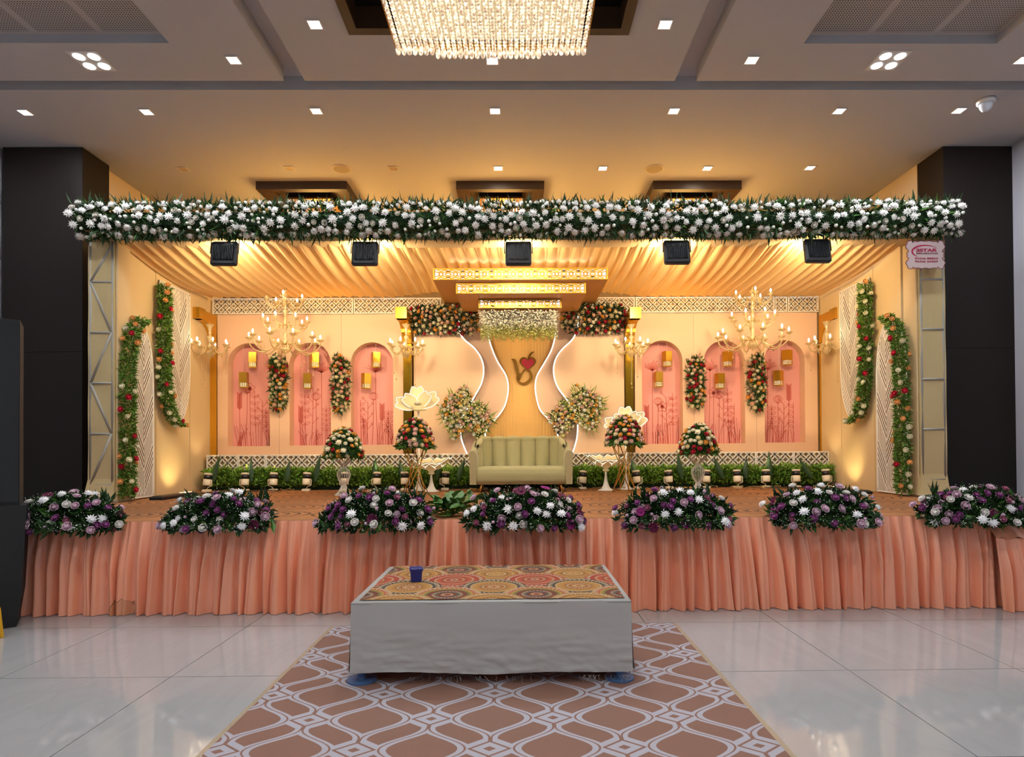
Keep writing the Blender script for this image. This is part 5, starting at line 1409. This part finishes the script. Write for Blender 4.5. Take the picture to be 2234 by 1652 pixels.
mb = MB(); mb.tube([(-.075, 0, .07), (-.085, 0, .05), (-.085, 0, -.03), (-.02, 0, -.06), (0, 0, -.1)], .009, 6); pbr = mb.mesh('bracket', LBODY, True)
mb = MB(); mb.rbox(-.065, .065, -.05, .05, 0, .035, .015); pba = mb.mesh('base', LBODY, False)
pars = [(451, .06), (534, -.03), (596, 0), (668, .05), (752, 0), (822, .02), (883, -.03), (971, .04), (1137, 0), (1056, 0), (1222, 0), (1271, .08), (1390, -.08), (1460, -.05), (1541, .08), (1609, 0), (1672, .02), (1738, .02), (1804, -.03)]
pars.sort()
for k, (px, a) in enumerate(pars):
    p = W(px, 1068, 10.22)
    w = ORD[k]+' from the left' if k < 10 else ORD[len(pars)-1-k]+' from the right'
    t = thing('uplight', 'cream spotlight with black band before the hedge, '+w, 'spotlight', (p.x, 10.22, ZS), 0, 'spotlights before the hedge')
    put('base', pba, t)
    hd = put('lamp_head', pb, t, (0, 0, .1), (-.14, a, 0)); put('band', pband, hd); put('lens', pl_, hd)
    put('bracket', pbr, t, (0, 0, .13), (0, 0, 0 if k % 3 else PI))
    light('uplight_lamp', 'SPOT', (0, .03, .33), P_PAR, WARM, (0, .2, 1), .04, spot=82, blend=.7, parent=t)

# ------------------------------------------------------------------ floodlights under the garland
FB = mat('flood_black', '15171b', .4); FG = emitter('flood_glass', 'fff0c8', 8)
floods = [(487, 551, 'first from the left'), (795, 551, 'second from the left'), (1131, 551, 'in the middle'), (1478, 548, 'second from the right'), (1786, 545, 'at the far right')]
for px, py, w in floods:
    p = W(px, py, 8.08)
    t = thing('floodlight', 'black finned floodlight hung under the white garland, '+w, 'floodlight', p); t.rotation_euler = (-.16, 0, 0)
    hw, hh = .175, .17
    mb = MB()
    rings = [[(x, y_, z) for (x, z, y_) in [(q[0], q[1], yy) for q in rr(hw*k_, hh*k_, yy, 5, .03)]] for yy, k_ in ((.0, .86), (.02, 1.0), (.06, 1.0))]
    loft(mb, rings); mb.build('housing', FB, t)
    mb = MB(); mb.box(-.003, .003, -.028, .004, -hh*.62, hh*.62); fin = mb.mesh('fin', FB)
    for k in range(14): put('fin', fin, t, (-hw*.74+hw*1.48*k/13, 0, 0))
    mb = MB(); mb.box(-hw*.85, hw*.85, .061, .063, -hh*.85, hh*.85); mb.build('glass', FG, t)
    mb = MB(); mb.tube([(-hw-.012, .03, 0), (-hw-.012, .03, hh+.06), (hw+.012, .03, hh+.06), (hw+.012, .03, 0)], .008, 5); mb.build('bracket', FB, t)
    light('flood_lamp', 'AREA', (0, .075, 0), P_FLOOD, WARM, (0, 1, 0), .3, .26, parent=t)

# ------------------------------------------------------------------ floor pieces on the stage: flat uplighters and cables
for sg, w, y0 in ((-1, 'left', 8.98), (1, 'right', 9.2)):
    p = Vector((sg*5.1, y0, ZS))
    t = thing('floor_uplight', 'long flat black floor uplight beside the %s side wall' % w, 'light', (p.x, p.y, ZS), PI/2)
    mb = MB(); loft(mb, [rr(.46, .1, .0), rr(.46, .1, .035), rr(.42, .075, .055)]); mb.build('housing', FB, t)
    mb = MB(); mb.box(.2, .4, -.045, .045, .056, .058); mb.build('glass', emitter('uplight_lens', 'ffe2a8', 4), t)
    light('wall_wash', 'SPOT', (.5, 0, .1), P_SIDE, (1, .82, .4), (.25, -sg*1, .9), .05, spot=85, blend=.9, parent=t)
    mb = MB(); rn = random.Random(3+sg)
    for k in range(3):
        P = [Vector((0, 0, .012))]
        for q in range(9): P.append(P[-1]+Vector((-sg*rn.uniform(-.04, .22), rn.uniform(-.04, .13), 0)))
        P = [Vector((v.x, v.y, .01+.02*abs(math.sin(i*1.7+k)))) for i, v in enumerate(P)]
        mb.tube(spline(P, 4), .006, 5)
    o = mb.build('cable_tangle', mat('cable_brown', '4a3018', .6), loc=(p.x-sg*.0, p.y+.55, ZS), smooth=True); tag(o, 'loose tangle of brown cables beside the %s floor uplight' % w, 'cables'); o['kind'] = 'stuff'
mb = MB(); rn = random.Random(9)
for k in range(26):
    x = rn.uniform(-5, 5); P = [Vector((x, 10.1+rn.uniform(-.1, .1), .008))]
    for q in range(6): P.append(P[-1]+Vector((rn.uniform(-.05, .12), rn.uniform(-.06, .06), 0)))
    P = [Vector((v.x, v.y, .008+.035*abs(math.sin(i*1.3+k)))) for i, v in enumerate(P)]
    mb.tube(spline(P, 3), .0045, 4)
o = mb.build('lamp_cables', mat('cable_cream', 'b99a5a', .6), loc=(0, 0, ZS)); tag(o, 'thin cream cables looping along the row of spotlights', 'cables'); o['kind'] = 'stuff'

# ------------------------------------------------------------------ firm's sign on the right truss tower
p = W(2019, 556, 8.0); hw = W(2062, 556, 8.0).x-p.x; hh = W(2019, 524, 8.0).z-p.z
t = thing('sign', 'pink acrylic sign with scalloped edge and magenta lettering on the right truss tower', 'sign', p)
half_ = [(0, .96), (.06, .9), (.18, .97), (.36, .9), (.5, .9), (.58, .96), (.6, .84), (.66, .84), (.68, .97), (.84, .95), (.92, .86), (.93, .74), (1, .6), (1, .5), (.9, .34), (.84, .22), (.93, .16), (.95, .06), (.9, 0)]
pts = [(x*hw, z*hh) for x, z in half_] + [(x*hw, -z*hh) for x, z in reversed(half_[:-1])] + [(-x*hw, -z*hh) for x, z in half_[1:]] + [(-x*hw, z*hh) for x, z in reversed(half_[1:-1])]
mb = MB(); mb.prism(pts, 0, .006); mb.build('plate', mat('acrylic_pink', 'cbb6b4', .25, alpha=.8), t)
MAG = mat('sign_magenta', 'a01040', .5); MAGD = mat('sign_border', '6a2434', .5)
mb = MB(); mb.ribbon(pts, .009, -.002, 0, closed=True); mb.build('border', MAGD, t)
def swoosh():
    out = []; ins = []
    for k in range(25):
        a = math.radians(232-200*k/24); w = .05*math.sin(PI*min(1, .06+.94*(1-k/24)**1.0))**1.3 + .004
        x, z = .66*math.cos(a), .42*math.sin(a)
        out.append((x*hw*1.02, (z+.22)*hh)); ins.append(w)
    return out, ins
a, b = swoosh(); mb = MB(); mb.ribbon(a, [max(.004, .032*math.sin(PI*(k+1)/26)**1.0*(1-.6*k/24)) for k in range(25)], -.003, 0); mb.build('swoosh', MAG, t)
def text(name, s, x, z, width, height, m, parent, bold=0):
    cu = bpy.data.curves.new(name, 'FONT'); cu.body = s; cu.align_x = 'CENTER'; cu.size = 1; cu.extrude = .004; cu.offset = bold
    o = bpy.data.objects.new(name+'_src', cu); COL.objects.link(o); dg = bpy.context.evaluated_depsgraph_get()
    me = bpy.data.meshes.new_from_object(o.evaluated_get(dg)); bpy.data.objects.remove(o)
    xs = [v.co.x for v in me.vertices]; ys = [v.co.y for v in me.vertices]; kx = width/(max(xs)-min(xs)); ky = height/(max(ys)-min(ys)); mx_, my_ = (max(xs)+min(xs))/2, min(ys)
    for v in me.vertices: v.co = Vector(((v.co.x-mx_)*kx, -.001-v.co.z*.5, (v.co.y-my_)*ky))
    me.name = name; me.materials.clear(); me.materials.append(m); me.update()
    return put(name, me, parent, (x, -.001, z))
text('name_lettering', '3STAR', .06*hw, .2*hh, 1.06*hw, .22*hh, MAG, t, .03)
text('name_lettering', 'DECORATION', .08*hw, .04*hh, 1.08*hw, .1*hh, MAGD, t)
text('phone_lettering', '99446 88855', .04*hw, -.32*hh, 1.16*hw, .135*hh, MAG, t)
text('phone_lettering', '96266 66664', .04*hw, -.52*hh, 1.16*hw, .135*hh, MAG, t)

# ------------------------------------------------------------------ black speaker stack and yellow stool at the left edge
SPB = mat('speaker_black', '0d0f11', .6); SPG = mat('speaker_grille', '14191d', .7, bump=.4, bscale=400)
ct = W(36, 1362, 5.53); ztop_ = W(20, 698, 5.53).z; zmid = W(20, 1103, 5.53).z
t = thing('speaker_stack', 'tall black loudspeaker stack under black cloth at the left edge', 'loudspeaker', (ct.x, 5.53, 0), .62)
o1 = (W(42, 900, 5.53).x-ct.x); o2 = W(53, 1103, 5.53).x-ct.x
mb = MB(); mb.box(-.62, o1, 0, .4, zmid, ztop_); mb.build('top_cabinet', SPB, t)
mb = MB(); mb.box(-.6, o1-.01, -.008, 0, zmid+.03, ztop_-.02); mb.build('grille', SPG, t)
mb = MB()
loft(mb, [[(-.75, -.05, .002), (0, -.02, .002), (0, .42, .002), (-.75, .42, .002)], [(-.75, -.06, .3), (o2*.55, -.02, .3), (o2*.55, .44, .3), (-.75, .44, .3)], [(-.75, -.06, zmid), (o2, -.02, zmid), (o2, .45, zmid), (-.75, .45, zmid)]])
mb.build('bass_cabinet_cloth', SPB, t)
YEL = mat('yellow_plastic', 'd6a010', .4)
p = WZ(15, 1388, 0)
zt = W(12, 1318, p.y).z
t = thing('plastic_stool', 'yellow plastic stool cut off by the left edge before the speaker', 'stool', (p.x-.2, p.y-.22, 0))
mb = MB()
mb.rbox(-.2, .2, -.18, .18, zt-.03, zt, .05); mb.build('seat', YEL, t)
for a in (-1, 1):
    for b in (-1, 1):
        mb = MB(); mb.tube([(a*.17, b*.15, zt-.02), (a*.19, b*.17, 0.002)], [.028, .022], 8); mb.build('leg', YEL, t)
    mb = MB(); mb.box(-.17, .17, a*.165-.008, a*.165+.008, zt-.1, zt-.025); mb.build('apron', YEL, t)
    mb = MB(); mb.box(a*.185-.008, a*.185+.008, -.15, .15, zt-.1, zt-.025); mb.build('apron', YEL, t)
